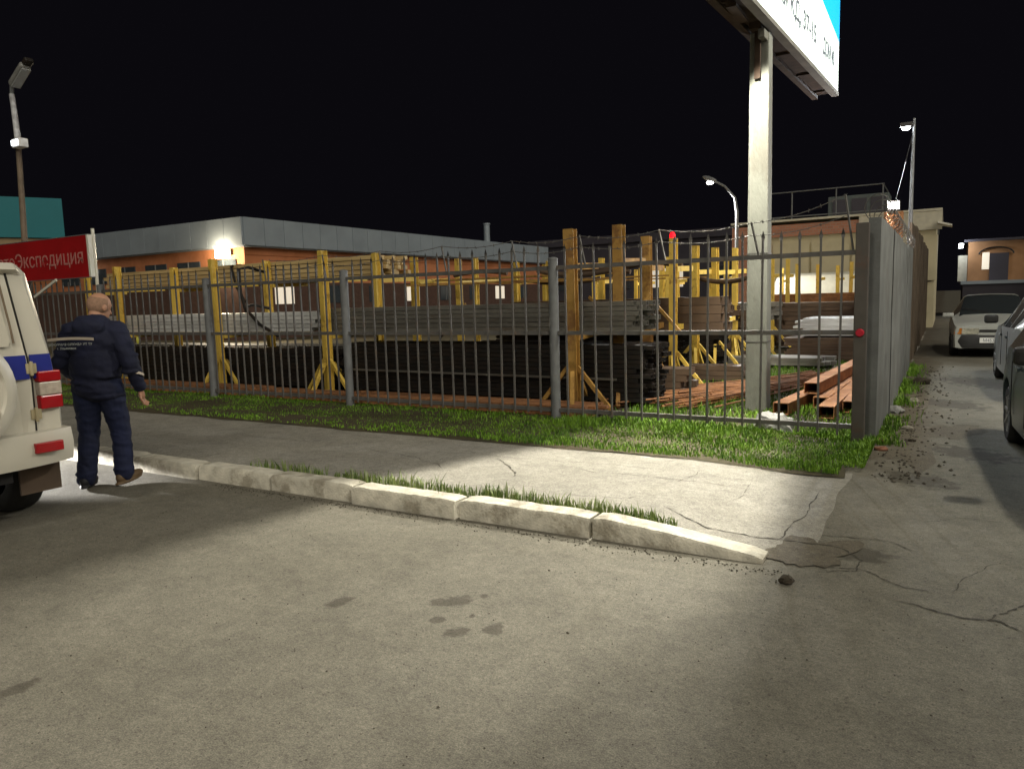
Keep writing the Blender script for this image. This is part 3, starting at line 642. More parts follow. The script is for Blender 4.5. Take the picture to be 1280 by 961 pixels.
stack('brown_tube_stack', 'brown tube stack before the cream building', -3.2, -.6, 13.0, 6, .1, 10, .14, .12, M_brown, .15)
stack('tube_stack', 'grey plates lying flat behind the concrete pole', -3.2, -1.3, 7.6, 5, .1, 2, .16, .08, M_steel, .2, True)
stack('brown_tube_stack', 'rust red long stack on trestles deep in the yard', -4.3, -.9, 17.2, 6, 1.25, 2, .14, .14, M_rust, .15)
stack('brown_tube_stack', 'dark brown stack low before the cream building', -4.6, -.9, 16.0, 6, .1, 8, .14, .13, M_dark, .15)
rn = random.Random(77)
for i, (x, y, z0, x2, z1, lb) in enumerate([(-10.9, 1.36, 1.58, -9.9, 1.05, 'dark strap slung over the galvanised tubes near the fence'), (-11.0, 1.38, 2.3, -10.75, 1.5, 'dark bent bar hooked over the yellow boards'), (-12.6, 2.5, 2.45, -12.1, 1.7, 'second dark bent bar hanging from the yellow boards')]):
    m = MB(); P = [(x, y+.7, z0-.02), (x+.06, y+.25, z0+.06), (x+.1, y, z0+.02), ((x+x2)/2, y-.02, (z0+z1)/2-.04), (x2, y-.02, z1)]; m.tube(P, .03, 6); tag(m.build('strap', M_dark, None, 50), lb, 'strap')
for i, (x, y, z, L_, a, sag) in enumerate([(-4.6, 3.1, 2.08, 1.5, .1, -.10), (-3.9, 4.6, 2.1, 1.3, -.2, .08), (-6.4, 6.2, 2.0, 1.6, .15, -.08), (-5.2, 5.2, 2.06, 1.4, 0, .1), (-7.4, 4.4, 2.12, 1.2, .1, .06), (-2.9, 6.0, 1.9, 1.1, -.3, -.08)]):
    d = Vector((math.cos(a), math.sin(a), 0)); P = [Vector((x, y, z))+d*(L_*(t-.5))+Vector((0, 0, sag*(1-(2*t-1)**2))) for t in [k/6 for k in range(7)]]
    m = MB(); m.tube(P, .045, 8); tag(m.build('bent_pipe', M_brown, None, 50), ['bent rusty pipe on the arm beside the slim ochre post', 'bent rusty pipe on the arm behind the red lamp post', 'bent rusty pipe on the arm of the fourth rack row', 'bent rusty pipe above the brown tubes of the third row', 'bent rusty pipe above the left end of the brown bundle', 'short bent rusty pipe just behind the concrete pole'][i], 'pipe')
for i in range(9):
    x = -7.9+.62*i+rn.uniform(-.15, .15); y = 2.5+rn.uniform(0, 1.2); a = rn.uniform(.3, .7)*(1 if i % 2 else -1)
    tag(MB().bar((x-a*.5, y, .95+rn.uniform(-.05, .1)), (x+a*.5, y+.1, 1.5+rn.uniform(-.3, .25)), .03, .045).build('loose_stick', M_och, None), 'loose ochre stick wedged between the tube stacks', 'stick', 'loose sticks between the stacks')
# thin white strip lying along the dark stack and leaning sticks
tag(MB().bar((-8.3, 1.40, .47), (-3.25, 1.40, .44), .02, .03).build('steel_strip', M_steel), 'thin pale strip lying along the face of the dark stack', 'strip')
p0, p1 = px(848, 487, .08), px(905, 488, .05)
tag(MB().bar((-3.15, 3.55, .32), (-2.35, 2.55, .07), .09, .05).build('timber_plank', M_timber), 'loose timber plank leaning from the foot of the red lamp post', 'plank')
# rods in the grass
rp_ = tag(empty('rod_pile', (-1.9, 3, .04)), 'loose fan of thin rusty rods lying in the grass by the concrete pole', 'rod pile')
rn = random.Random(4); rm = MB().tube([(0, -2.0, 0), (.02, 0, .006), (0, 2.0, 0)], .013, 6).mesh('rod', 40)
for i in range(70):
    t = i/69; ang = -.62+.30*t+rn.uniform(-.1, .1)
    link('rod', rm, M_rust, rp_, (-.55+1.0*t+rn.uniform(-.1, .1), .3+rn.uniform(-.5, .5)+.5*t, .02+rn.uniform(0, .11)), (rn.uniform(-.02, .02), 0, ang))
# rusty channels
def channel(L, w, h, t=.012):
    m = MB(); pr = [(-w/2, 0), (w/2, 0), (w/2, h), (w/2-t, h), (w/2-t, t), (-w/2+t, t), (-w/2+t, h), (-w/2, h)]
    n = 8; v = [(a, y, b) for y in (0, L) for a, b in pr]; f = [(k, (k+1) % n, n+(k+1) % n, n+k) for k in range(n)]
    f += [(0, 1, 4, 5), (1, 2, 3, 4), (0, 5, 6, 7), (9, 8, 13, 12), (10, 9, 12, 11), (8, 15, 14, 13)]
    me = m.poly(v, f).mesh('steel_channel'); return fixn(me)
chm = channel(5.6, .20, .13); chb = (MB().poly(rect_tube(5.6, .19, .15, .008).v, rect_tube(5.6, .19, .15, .008).f)); 
me_b = chb.mesh('steel_beam'); me_b.transform(Matrix.Rotation(math.pi/2, 4, 'Z') @ Matrix.Translation((0, -.095, 0)))
for (x, y, z, ang, lb, rx) in [(-1.04, 1.42, .06, -.10, 'rusty box beam lying in the grass nearest the concrete pole', 0), (-.80, 2.25, .23, -.06, 'rusty box beam lying on top of its neighbours beside the fence corner', 0),
        (-.66, 2.1, .06, -.03, 'rusty box beam underneath the raised one beside the fence corner', 0), (-.50, 1.35, .05, -.02, 'pale rusty channel lying in front of the beams at the fence corner', 0), (-.28, 1.9, .05, .0, 'short rusty beam close to the side fence behind the corner post', 0)]:
    o = link('steel_beam', me_b, M_rustL, None, (x, y, z), (rx, 0, ang)); tag(o, lb, 'steel beam')

# ---------------------------------------------------------------- buildings
M_fas = mat('fascia_metal', (.29, .335, .38), .5, .1, var=.14, scale=.8, coords='World')
M_orange = mat('orange_siding', (.55, .215, .10), .75, var=.14, scale=2, coords='World', col2=(.36, .12, .04), amt=.4, scale2=.7)
M_glassd = mat('dark_glass', (.05, .06, .07), .12, var=.2)
M_litwin = mat('lit_window', (1, .90, .74), emit=.45)
wh = tag(empty('warehouse', (-27, 15, 0)), 'low orange warehouse with a broad grey metal fascia and flat roof', 'building')
MB().box(-19, -.35, .35, 30, 2.75, 4.45).build('wall', M_orange, wh); MB().box(-19, -.33, .33, 30, 0, 2.748).build('lower_wall', mat('dark_lower_wall', (.09, .05, .038), .85, var=.25, coords='World'), wh)  # lower wall is a separate box in darker brown
MB().box(-19, -.4, .4, 30, 4.46, 5.5).build('roof', M_fas, wh)
x = 0.; i = 0
for k in range(16):
    MB().box(-1.2*(k+1)+.012, -1.2*k-.012, -.02, .06, 4.42+.0, 5.68).build('fascia_panel', M_fas, wh)
for k in range(25):
    MB().box(-.02, .06, 1.2*k+.07, 1.2*(k+1)-.012+.06, 4.42, 5.68).build('fascia_panel', M_fas, wh)
MB().box(-19, -.03, .07, .36, 4.36, 4.415).build('soffit', M_fas, wh); MB().box(-.36, -.03, .37, 30, 4.36, 4.415).build('soffit', M_fas, wh)
for k in range(6):
    w_ = MB().box(-2.6-2.6*k, -.9-2.6*k, .29, .348, 3.05, 3.85).build('window', M_glassd, wh)
    MB().box(-1.79-2.6*k, -1.71-2.6*k, .265, .289, 3.05, 3.85).build('mullion', M_grey, w_)
for k in range(8):
    w_ = MB().box(-.348, -.29, 2+3.4*k, 3.2+3.4*k, 1.7, 2.6).build('window', M_glassd if k % 3 else M_litwin, wh)
    MB().box(-.289, -.265, 2.56+3.4*k, 2.64+3.4*k, 1.7, 2.6).build('mullion', M_grey, w_)
for z in (1.2, 1.9, 2.6, 3.3, 4.0):
    MB().box(-.348, -.335, .36, 29.9, z, z+.025).build('siding_joint', mat('joint', (.28, .09, .03), .8), wh) if z > 3.25 else None
wl = tag(empty('wall_lamp', (-28.4, 15.2, 4.15)), 'very bright warm floodlight under the fascia of the orange warehouse', 'lamp')
MB().box(-.32, .32, -.12, .10, -.12, .16).build('housing', M_dark, wl, bevel=.02); MB().box(-.42, .42, -.30, -.14, -.26, .30).build('lens', M_lampY, wl); MB().box(-.05, .05, .10, .15, -.05, .05).build('bracket', M_dark, wl)
wl2 = tag(empty('wall_lamp', (-39.6, 15.1, 3.75)), 'small round white lamp at the far end of the orange warehouse', 'lamp')
MB().ell((0, 0, 0), (.18, .18, .18)).build('globe', mat('lamp_glow_globe', (1, .95, .85), emit=4), wl2, 60); MB().box(-.04, .04, .15, .25, -.04, .04).build('bracket', M_dark, wl2)
ac = tag(empty('air_conditioner', (-27.0, 19.2, 3.2)), 'white air conditioner box on the orange warehouse wall', 'air conditioner')
MB().box(-.3, .0, -.45, .45, 0, .6).build('case', M_white, ac, bevel=.02); MB().lathe([(.24, .0), (.24, .012), (.001, .012)], 20, Matrix.Translation((.0, -.12, .3)) @ Matrix.Rotation(math.pi/2, 4, 'Y')).build('fan_grille', M_dark, ac)
vp = tag(empty('vent_pipe', (-27.6, 36.9, 5.5)), 'grey vent pipe standing on the warehouse roof', 'chimney')
MB().tube([(0, 0, 0), (0, 0, 1.45)], .22, 14).build('pipe', M_fas, vp, 40); MB().tube([(0, 0, 1.43), (0, 0, 1.52)], .26, 14).build('cap', M_fas, vp, 40)
db = tag(empty('dark_hall', (-18, 46, 0)), 'dark grey hall with a flat roof behind the steel yard', 'building')
M_dkw = mat('dark_wall', (.06, .055, .07), .7, var=.2, scale=.6, coords='World')
MB().box(-11, 12, 0, 8, 0, 5.7).build('wall', M_dkw, db); MB().box(-11.2, 12.2, -.2, 8.2, 5.71, 6.3).build('roof', M_dkw, db)
for k in range(5): MB().box(-9+4.2*k, -6.6+4.2*k, -.06, -.004, 2.2, 3.6).build('window', M_glassd if k != 2 else M_litwin, db)
tb = tag(empty('teal_building', (-59.4, 25, 0), R(61)), 'teal clad building behind the red sign', 'building')
MB().box(-16.5, 0, 0, 12, 7.4, 10.45).build('cladding', mat('teal_sheet', (.0, .16, .19), .5, var=.1, scale=.5, coords='World'), tb)
MB().box(-16.4, -.2, .2, 12, 0, 7.38).build('wall', mat('tan_wall', (.30, .21, .12), .8, var=.2, scale=1, coords='World'), tb)
for k in range(4): MB().box(-12+3.5*k, -10+3.5*k, .14, .195, 3.6, 5.2).build('window', M_glassd, tb)
# cream and brick building with a roof railing
cb = tag(empty('cream_building', (-7.7, 26, 0)), 'cream panelled building with brick corner and railing on its flat roof', 'building')
M_cream = mat('cream_panel', (.56, .50, .34), .8, var=.12, scale=1.2, coords='World', col2=(.40, .34, .22), amt=.4, scale2=.9, thr=.6)
M_brick = bpy.data.materials.new('brick_wall'); M_brick.use_nodes = True
N = M_brick.node_tree.nodes; L = M_brick.node_tree.links; bt = N.new('ShaderNodeTexBrick'); tc = N.new('ShaderNodeTexCoord'); mp = N.new('ShaderNodeMapping'); mp.inputs['Rotation'].default_value = (R(90), 0, 0); L.new(tc.outputs['Object'], mp.inputs[0]); L.new(mp.outputs[0], bt.inputs[0])
bt.inputs['Scale'].default_value = 2.2; bt.inputs['Color1'].default_value = (.46, .20, .12, 1); bt.inputs['Color2'].default_value = (.37, .16, .10, 1); bt.inputs['Mortar'].default_value = (.30, .24, .2, 1); bt.inputs['Mortar Size'].default_value = .02; L.new(bt.outputs[0], N['Principled BSDF'].inputs['Base Color']); N['Principled BSDF'].inputs['Roughness'].default_value = .9
MB().box(.2, 8.0, .2, 9, 0, 4.45).build('wall', M_cream, cb)
MB().box(0, 1.6, .0, .198, 0, 4.5).build('brick_corner', M_brick, cb); MB().box(1.602, 5.2, .06, .198, 3.98, 4.5).build('brick_band', M_brick, cb)
MB().box(5.202, 8.2, .0, .198, 3.9, 4.62).build('parapet', mat('pale_parapet', (.55, .52, .42), .8, var=.15), cb); MB().box(-.05, 8.2, -.03, 9.1, 4.63, 4.72).build('roof_edge', mat('pale_parapet', (.5, .5, .4)), cb)
for k in range(4):
    MB().box(1.75+1.6*k, 3.25+1.6*k, .12, .198, 1.9, 3.7).build('wall_panel', M_cream, cb)
for k, z in enumerate((0, .6, 1.2, 1.85)): MB().box(1.62, 7.9, .05, .115, z, z+.03).build('wall_joint', M_dark if k == 3 else M_cream, cb)
rl_ = tag(empty('roof_railing', (-7, 26.4, 4.73)), 'thin steel railing round the flat roof of the cream building', 'railing')
for k in range(4): MB().tube([(1.78*k, 0, 0), (1.78*k, 0, 1.2)], .03, 8).build('post', M_grey, rl_)
for z in (.12, 1.18): MB().tube([(0, -.035, z), (5.4, -.035, z)], .025, 8).build('rail', M_grey, rl_)
for k in (0, 3): MB().tube([(1.78*k, 0, 1.18), (1.78*k, 3, 1.18)], .025, 8).build('rail', M_grey, rl_)
rb = tag(empty('roof_unit', (-2.6, 27.5, 4.73)), 'grey ventilation box on the roof of the cream building', 'roof box')
MB().box(-1.3, 1.1, 0, 1.6, 0, .95).build('case', mat('roof_box_metal', (.10, .12, .12), .6, var=.2), rb, bevel=.03)
for k in range(3): MB().box(-1.1+.75*k, -.5+.75*k, -.03, -.004, .15, .8).build('louvre', M_dkw, rb)
# porch lamp bracket at the end of the cream building
pl = tag(empty('porch_canopy', (.45, 26.2, 4.0)), 'small white canopy at the corner of the cream building', 'canopy')
MB().poly([(-.1, -.5, .12), (.4, -.5, -.02), (.4, .6, -.02), (-.1, .6, .12), (-.1, -.5, .2), (.4, -.5, .04), (.4, .6, .04), (-.1, .6, .2)], [(0, 3, 2, 1), (4, 5, 6, 7), (0, 1, 5, 4), (1, 2, 6, 5), (2, 3, 7, 6), (3, 0, 4, 7)]).build('sheet', M_white, pl); MB().box(-.1, -.04, .0, .06, -.3, .1).build('bracket', M_grey, pl)
wt = tag(empty('white_tank_trailer', (-3.0, 23.4, 0)), 'pale rounded trailer body standing before the cream building', 'trailer')
m = MB(); pr = [(-.75, .9), (-.85, 1.3), (-.8, 1.8), (-.6, 2.2), (0, 2.32), (.6, 2.2), (.8, 1.8), (.85, 1.3), (.75, .9)]
ends = [(-2.3, .55), (-2.15, .9), (-1.6, 1), (1.6, 1), (2.1, .9), (2.25, .5)]
v = [(e, a*s, 1.6+(b-1.6)*s) for e, s in ends for a, b in pr]; n = len(pr); f = [(i*n+k, (i+1)*n+k, (i+1)*n+k+1, i*n+k+1) for i in range(len(ends)-1) for k in range(n-1)]; f += [tuple(range(n)), tuple((len(ends)-1)*n+k for k in range(n-1, -1, -1))]
m.poly(v, f).build('body', mat('pale_trailer', (.55, .53, .43), .5, var=.1), wt, 35); MB().box(-2, 2, -.7, .7, .72, .895).build('chassis', M_dark, wt)
for x in (-1.2, 1.2):
    for s in (-1, 1): MB().lathe([(.1, 0), (.33, 0), (.38, .04), (.38, .18), (.33, .22), (.1, .22)], 18, Matrix.Translation((x, s*.75-.11, .40)) @ Matrix.Rotation(-math.pi/2, 4, 'X')).build('wheel', M_black, wt, 40)
# small house at the end of the alley
hs = tag(empty('small_house', (2.8, 39.4, 0)), 'small orange house with an arched doorway at the end of the alley', 'house')
M_hor = mat('orange_plaster', (.36, .19, .09), .85, var=.2, scale=1.5, coords='World')
MB().box(-1.1, 1.55, 0, 5, 1.9, 4.0).build('wall', M_hor, hs); MB().box(-1.3, 1.75, -.3, 5.2, 4.003, 4.12).build('roof', M_dkw, hs)
MB().box(-1.3, 1.7, -.5, 5, 0, 1.72).build('ground_storey', M_dkw, hs); MB().box(-1.4, 1.8, -.6, 5, 1.722, 1.897).build('ledge', M_fas, hs)
dd = MB().box(-.1, .75, -.06, -.004, 1.9, 3.35).build('door', M_dkw, hs); MB().box(-.45, -.12, -.05, -.004, 2.5, 3.4).build('window', M_litwin, hs)
m = MB(); P = [(.18+.78*math.cos(a), -.10, 3.30+.36*math.sin(a)) for a in [math.pi*k/12 for k in range(13)]]; m.tube(P, .045, 6).build('arch', M_dark, hs)
MB().box(-1.55, -1.12, .2, .7, 1.9, 3.3).build('annex', mat('pale_parapet', (.5, .5, .4)), hs)
hl = tag(empty('wall_lamp', (1.35, 39.2, 3.8)), 'lit white lamp on the corner of the small orange house', 'lamp')
MB().box(-.1, .1, -.12, -.04, -.1, .12).build('lens', M_lampC, hl); MB().box(-.12, .12, -.038, .15, -.12, .14).build('housing', M_dark, hl)
gw = tag(empty('garage_row', (9, 33, 0)), 'dark row of garages closing the right side of the alley', 'building')
MB().box(-3.2, 14, 0, 6, 0, 2.6).build('wall', M_dkw, gw); MB().box(-3.3, 14.1, -.2, 6.2, 2.603, 2.8).build('roof', M_dark, gw)
for k in range(3): MB().box(-2.6+3.4*k, -.2+3.4*k, -.06, -.004, .05, 2.2).build('door', M_dark, gw)

# street lamps
sl = tag(empty('street_lamp', (-6.05, 20, 0)), 'street lamp with curved arm lit above the yard', 'street lamp')
m = MB(); m.tube([(0, 0, 0), (0, 0, 4.6), (-.08, 0, 5.1), (-.45, 0, 5.55), (-.85, 0, 5.8)], [.09, .06, .05, .04, .035], 10); m.build('pole', M_grey, sl, 60)
h = MB().ell((-1.02, 0, 5.88), (.30, .13, .09), Matrix.Rotation(R(22), 3, 'Y')).build('lamp_head', M_grey, sl, 60); MB().ell((-1.0, 0, 5.74), (.14, .09, .07)).build('lens', M_lampS, h, 60)
ll = tag(empty('street_lamp', (-16.1, .25, 0)), 'tall steel lamp post with tilted lamp head and white floodlight beside the red sign', 'street lamp')
m = MB(); m.tube([(-.02, 0, 0), (-.06, 0, 3.1), (.08, 0, 5.2)], [.075, .06, .05], 10); m.build('pole', mat('dull_pole', (.16, .12, .085), .7, var=.3), ll, 40)
m = MB(); m.tube([(.085, 0, 5.15), (.06, 0, 5.6), (.02, 0, 6.1)], [.062, .055, .05], 10); m.build('pole_wrap', mat('pole_wrap', (.42, .42, .44), .6, var=.5, scale=9), ll, 40)
m = MB(); m.tube([(.02, 0, 6.08), (.05, 0, 6.25), (.2, 0, 6.36)], .04, 8); m.build('arm', M_grey, ll, 60)
MH = Matrix.Translation((.42, 0, 6.42)) @ Matrix.Rotation(R(-30), 4, 'Y')
h = MB().box(-.34, .30, -.11, .11, -.06, .07, MH).build('lamp_head', mat('lamp_shell', (.20, .20, .19), .5, var=.3, scale=9), ll, bevel=.05); MB().box(.302, .46, -.09, .09, -.045, .05, MH).build('end_cap', M_dark, h, bevel=.03); MB().box(-.30, .24, -.085, .085, -.085, -.063, MH).build('lens', mat('lamp_glass', (.35, .36, .36), .15), h)
q = MB().box(.12, .44, -.16, .02, 4.98, 5.16, Matrix.Rotation(0, 4, 'Y')).build('floodlight', mat('flood_white', (.75, .75, .75), .4), ll, bevel=.02); MB().box(.17, .39, -.185, -.163, 5.02, 5.12).build('lens', mat('flood_lens', (.9, .95, 1), emit=5), q)

# ---------------------------------------------------------------- vehicles
def smoothstep(t): return t*t*(3-2*t)
def lerpkeys(keys, y):
    if y <= keys[0][0]: return keys[0][1:]
    for a, b in zip(keys[:-1], keys[1:]):
        if y <= b[0]:
            t = (y-a[0])/(b[0]-a[0]); return tuple(p+(q-p)*t for p, q in zip(a[1:], b[1:]))
    return keys[-1][1:]
M_glassc = mat('car_glass', (.022, .026, .028), .06, var=.05, spec=.6)
M_chrome = mat('chrome', (.6, .6, .6), .2, .9, var=.1)
def car_body(root, keys, wheels, wr, bodym, zb, wins, shields, ds=.05, rear_rake=None, belt_tuck=.03, glass=M_glassc, under=M_under):
    """keys: (y, half width, z belt, z top, half width at top). wins: y ranges with side glass; shields: y ranges whose top faces are glass"""
    y0, y1 = keys[0][0], keys[-1][0]; n = int((y1-y0)/ds); ys_ = [y0+(y1-y0)*i/n for i in range(n+1)]
    extra = [k[0] for k in keys]+[a for r in wins for a in r]; ys_ = sorted(set([round(a, 4) for a in ys_+extra]))
    ys_ = [a for i, a in enumerate(ys_) if i == 0 or a-ys_[i-1] > .004 or a in extra]
    rings = []; ar = wr+.055
    for y in ys_:
        w, zbelt, ztop, wt = lerpkeys(keys, y); b = zb
        arch = 0
        for yw in wheels:
            if abs(y-yw) < ar: b = max(b, wr+math.sqrt(ar*ar-(y-yw)**2)*1.0); arch = max(arch, 1)
        zm = max(b+.10, zb+.42); zm = min(zm, zbelt-.06)
        fl = .02*arch
        ring = [(0, b), (w*.82, b), (w-.012+fl, b+.015), (w+fl*.6, (b+zm)/2 if b < zm else zm), (w, zm), (w-belt_tuck, zbelt), (wt+(.0), max(zbelt+.004, ztop-.05)), (wt*.86, max(zbelt+.006, ztop-.012)), (wt*.45, max(zbelt+.008, ztop)), (0, max(zbelt+.009, ztop+.008))]
        rings.append(ring)
    K = len(rings[0]); verts = []; full = 2*K-2
    for y, ring in zip(ys_, rings):
        pts_ = ring+[(-x, z) for x, z in ring[-2:0:-1]]
        for x, z in pts_:
            yy = y
            if rear_rake:
                za, zc, dy, reach = rear_rake
                wgt = max(0, 1-(y-y0)/reach); yy = y+wgt*dy*max(0, min(1, (z-za)/(zc-za)))
            verts.append((x, yy, z))
    groups = {'body': [], 'side': [], 'shield': [], 'under': []}
    for i in range(len(ys_)-1):
        ym = (ys_[i]+ys_[i+1])/2
        for k in range(full):
            seg = k if k < K-1 else full-1-k
            fc = (i*full+k, i*full+(k+1) % full, (i+1)*full+(k+1) % full, (i+1)*full+k)
            g = 'body'
            if seg == 0: g = 'under'
            elif seg == 5 and any(a < ym < b for a, b in wins): g = 'side'
            elif seg in (6, 7, 8) and any(a < ym < b for a, b in shields): g = 'shield'
            groups[g].append(fc)
    groups['body'] += [tuple(range(full))[::-1], tuple((len(ys_)-1)*full+k for k in range(full))]
    def part(name, faces, m, ang=38):
        if not faces: return None
        used = sorted({i for fc in faces for i in fc}); mp_ = {a: b for b, a in enumerate(used)}
        me = bpy.data.meshes.new(name); me.from_pydata([verts[i] for i in used], [], [tuple(mp_[i] for i in fc) for fc in faces]); me.update(); fixn(me)
        me.polygons.foreach_set('use_smooth', [True]*len(me.polygons)); me.set_sharp_from_angle(angle=R(ang)); return link(name, me, m, root)
    bd = part('body', groups['body'], bodym); part('underbody', groups['under'], under)
    for s, nm in ((1, 'side_window'), (-1, 'side_window')):
        for a, b in wins:
            fs = [fc for fc in groups['side'] if (sum(verts[i][0] for i in fc) > 0) == (s > 0) and a-.001 < sum(verts[i][1] for i in fc)/4 < b+.35]
            fs = [fc for fc in fs if ys_[fc[0]//full] >= a-.001 and ys_[fc[0]//full] < b-.001]
            part(nm, fs, glass)
    for a, b in shields:
        fs = [fc for fc in groups['shield'] if a-.001 <= ys_[fc[0]//full] < b-.001]; part('windshield' if (a+b) > 0 else 'rear_window', fs, glass)
    return bd
def wheel(root, x, y, r, w, side, rimm, spokes=5):
    M = Matrix.Translation((x, y, r)) @ Matrix.Rotation(math.pi/2*side, 4, 'Y')
    t = MB(); t.lathe([(r*.64, -w/2), (r*.86, -w/2-.004), (r*.965, -w/2+.02), (r, -w/2+.05), (r, w/2-.05), (r*.965, w/2-.02), (r*.86, w/2+.004), (r*.64, w/2), (r*.62, w/2-.02)], 32, M); ty = t.build('tyre', M_black, root, 35)
    q = MB(); q.lathe([(r*.64, w/2-.004), (r*.60, w/2-.012), (r*.57, w/2-.05), (r*.2, w/2-.06), (.001, w/2-.06)], 32, M)
    for k in range(spokes): 
        a = 2*math.pi*k/spokes; d = Vector((math.cos(a), math.sin(a), 0)); q.bar(M @ (d*.03+Vector((0, 0, w/2-.03))), M @ (d*r*.60+Vector((0, 0, w/2-.02))), .05, .03)
    q.lathe([(.055, w/2-.06), (.055, w/2-.015), (.001, w/2-.01)], 16, M); q.build('rim', rimm, ty, 35)
    return ty
# --- police car: white off-road estate, tail towards the viewer, parked along the kerb (heading -X)
M_uaz = mat('police_white', (.56, .53, .45), .35, var=.05, scale=2, spec=.5); M_blue = mat('police_blue', (.012, .02, .20), .35, var=.05)
M_tan = mat('dusty_flap', (.10, .07, .05), .85, var=.3)
uz = tag(empty('police_car', (-7.35, -6.03, 0), math.pi/2), 'white off-road police car with blue stripe and covered spare wheel on its tail', 'car')
uk = [(-2.15, .90, 1.18, 1.77, .76), (-2.10, .935, 1.18, 1.81, .81), (-2.0, .95, 1.18, 1.83, .84), (-1.0, .95, 1.17, 1.84, .84), (.2, .95, 1.16, 1.83, .82), (.65, .95, 1.15, 1.79, .70), (1.15, .94, 1.14, 1.22, .72), (1.3, .93, 1.12, 1.17, .70), (2.1, .90, 1.04, 1.07, .66), (2.3, .84, .92, .95, .6)]
car_body(uz, uk, (-1.5, 1.30), .37, M_uaz, .42, [(-1.55, -.75), (-.68, .05), (.12, .75)], [(.68, 1.13)], rear_rake=(1.0, 1.9, .09, 1.5))
uz.scale = (1, 1, 1.08)
def ry(z): return -2.15+.09*max(0, min(1, (z-1.0)/.9))
def rear_patch(name, pts, m, off, parent=uz, thick=.02):     # pts: (x, z) outline on the raked tail
    k = len(pts); v = [(x, ry(z)-off, z) for x, z in pts]+[(x, ry(z)-off+thick, z) for x, z in pts]
    f = [tuple(range(k))]+[(i, i+k, (i+1) % k+k, (i+1) % k) for i in range(k)]; me = bpy.data.meshes.new(name); me.from_pydata(v, [], f); fixn(me); return link(name, me, m, parent)
gate = rear_patch('tail_gate', [(-.70, .50), (.62, .50), (.70, .56), (.705, 1.0), (.695, 1.18), (.63, 1.74), (-.63, 1.74), (-.695, 1.18), (-.705, 1.0)], M_uaz, .022, thick=.03)
M_seam = mat('seam_shadow_gap', (.02, .018, .015), .9)
for a, b in (((.715, .55), (.72, 1.0)), ((.72, 1.0), (.71, 1.18)), ((.71, 1.18), (.645, 1.77))):
    rear_patch('gate_seam', [(a[0]-.007, a[1]), (a[0]+.007, a[1]), (b[0]+.007, b[1]), (b[0]-.007, b[1])], M_seam, .006, thick=.01)
rear_patch('gate_panel', [(-.56, 1.26), (.585, 1.26), (.60, 1.30), (.555, 1.65), (.52, 1.68), (-.52, 1.68), (-.555, 1.65)], mat('police_white_panel', (.51, .48, .40), .35, var=.05), .032, thick=.012)
m = MB(); m.tube([Vector((.622, ry(1.28)-.03, 1.28)), Vector((.612, ry(1.4)-.035, 1.4)), Vector((.585, ry(1.68)-.03, 1.68))], .008, 6); m.build('window_seal', mat('seal_tan', (.16, .12, .08), .8), uz, 40)
rear_patch('blue_stripe', [(-.67, 1.195), (.688, 1.195), (.70, 1.03), (-.69, 1.03)], M_blue, .027, thick=.003)
rear_patch('blue_stripe', [(.725, 1.195), (.875, 1.195), (.885, 1.03), (.735, 1.03)], M_blue, .006, thick=.004)
MB().poly([(.9605, -2.02, 1.03), (.9605, 1.0, 1.03), (.945, 1.0, 1.15), (.942, -1.98, 1.15)], [(0, 1, 2, 3)]).build('blue_stripe', M_blue, uz)
MB().poly([(-.9605, -2.02, 1.03), (-.945, -1.98, 1.15), (-.942, 1.0, 1.15), (-.9605, 1.0, 1.03)], [(0, 1, 2, 3)]).build('blue_stripe', M_blue, uz)
# roof lip
m = MB(); m.poly([(-.72, -2.05, 1.835), (.72, -2.05, 1.835), (.82, -1.97, 1.79), (-.82, -1.97, 1.79), (-.70, -2.15, 1.78), (.70, -2.15, 1.78), (.80, -2.02, 1.735), (-.80, -2.02, 1.735)], [(0, 1, 5, 4), (1, 2, 6, 5), (0, 4, 7, 3), (4, 5, 6, 7), (0, 3, 2, 1)]); m.build('roof_lip', M_uaz, uz, bevel=.015)
for z in (.78, 1.10):
    m = MB(); y_ = ry(z)-.045; m.box(.68, .755, y_+.012, y_+.035, z-.035, z+.035); m.tube([(.715, y_+.008, z-.05), (.715, y_+.008, z+.05)], .013, 8); m.build('hinge', mat('hinge_tan', (.33, .28, .17), .6, var=.3), uz, bevel=.004)
M_tred = mat('tail_red', (.33, .008, .012), .2, var=.1); M_tclr = mat('tail_clear', (.42, .36, .30), .15, var=.25, scale=30)
for s in (1, -1):
    tl = empty('tail_lamp'); tl.parent = uz
    for z0, z1, mm, nm in ((1.0, 1.075, M_tred, 'brake_lens'), (.905, .998, M_tclr, 'clear_lens'), (.81, .903, M_tred, 'rear_lens')):
        m = MB(); x0, x1 = .755, .957
        v = [(s*x0, -2.185, z0), (s*(x1-.035), -2.175, z0), (s*x1, -2.02, z0), (s*x0, -2.02, z0)]; v += [(a, b, z1) for a, b, c in v]
        m.poly(v, [(0, 1, 5, 4), (1, 2, 6, 5), (2, 3, 7, 6), (3, 0, 4, 7), (4, 5, 6, 7), (0, 3, 2, 1)]); me = fixn(m.mesh(nm)); o = link(nm, me, mm, tl, bevel=.008)
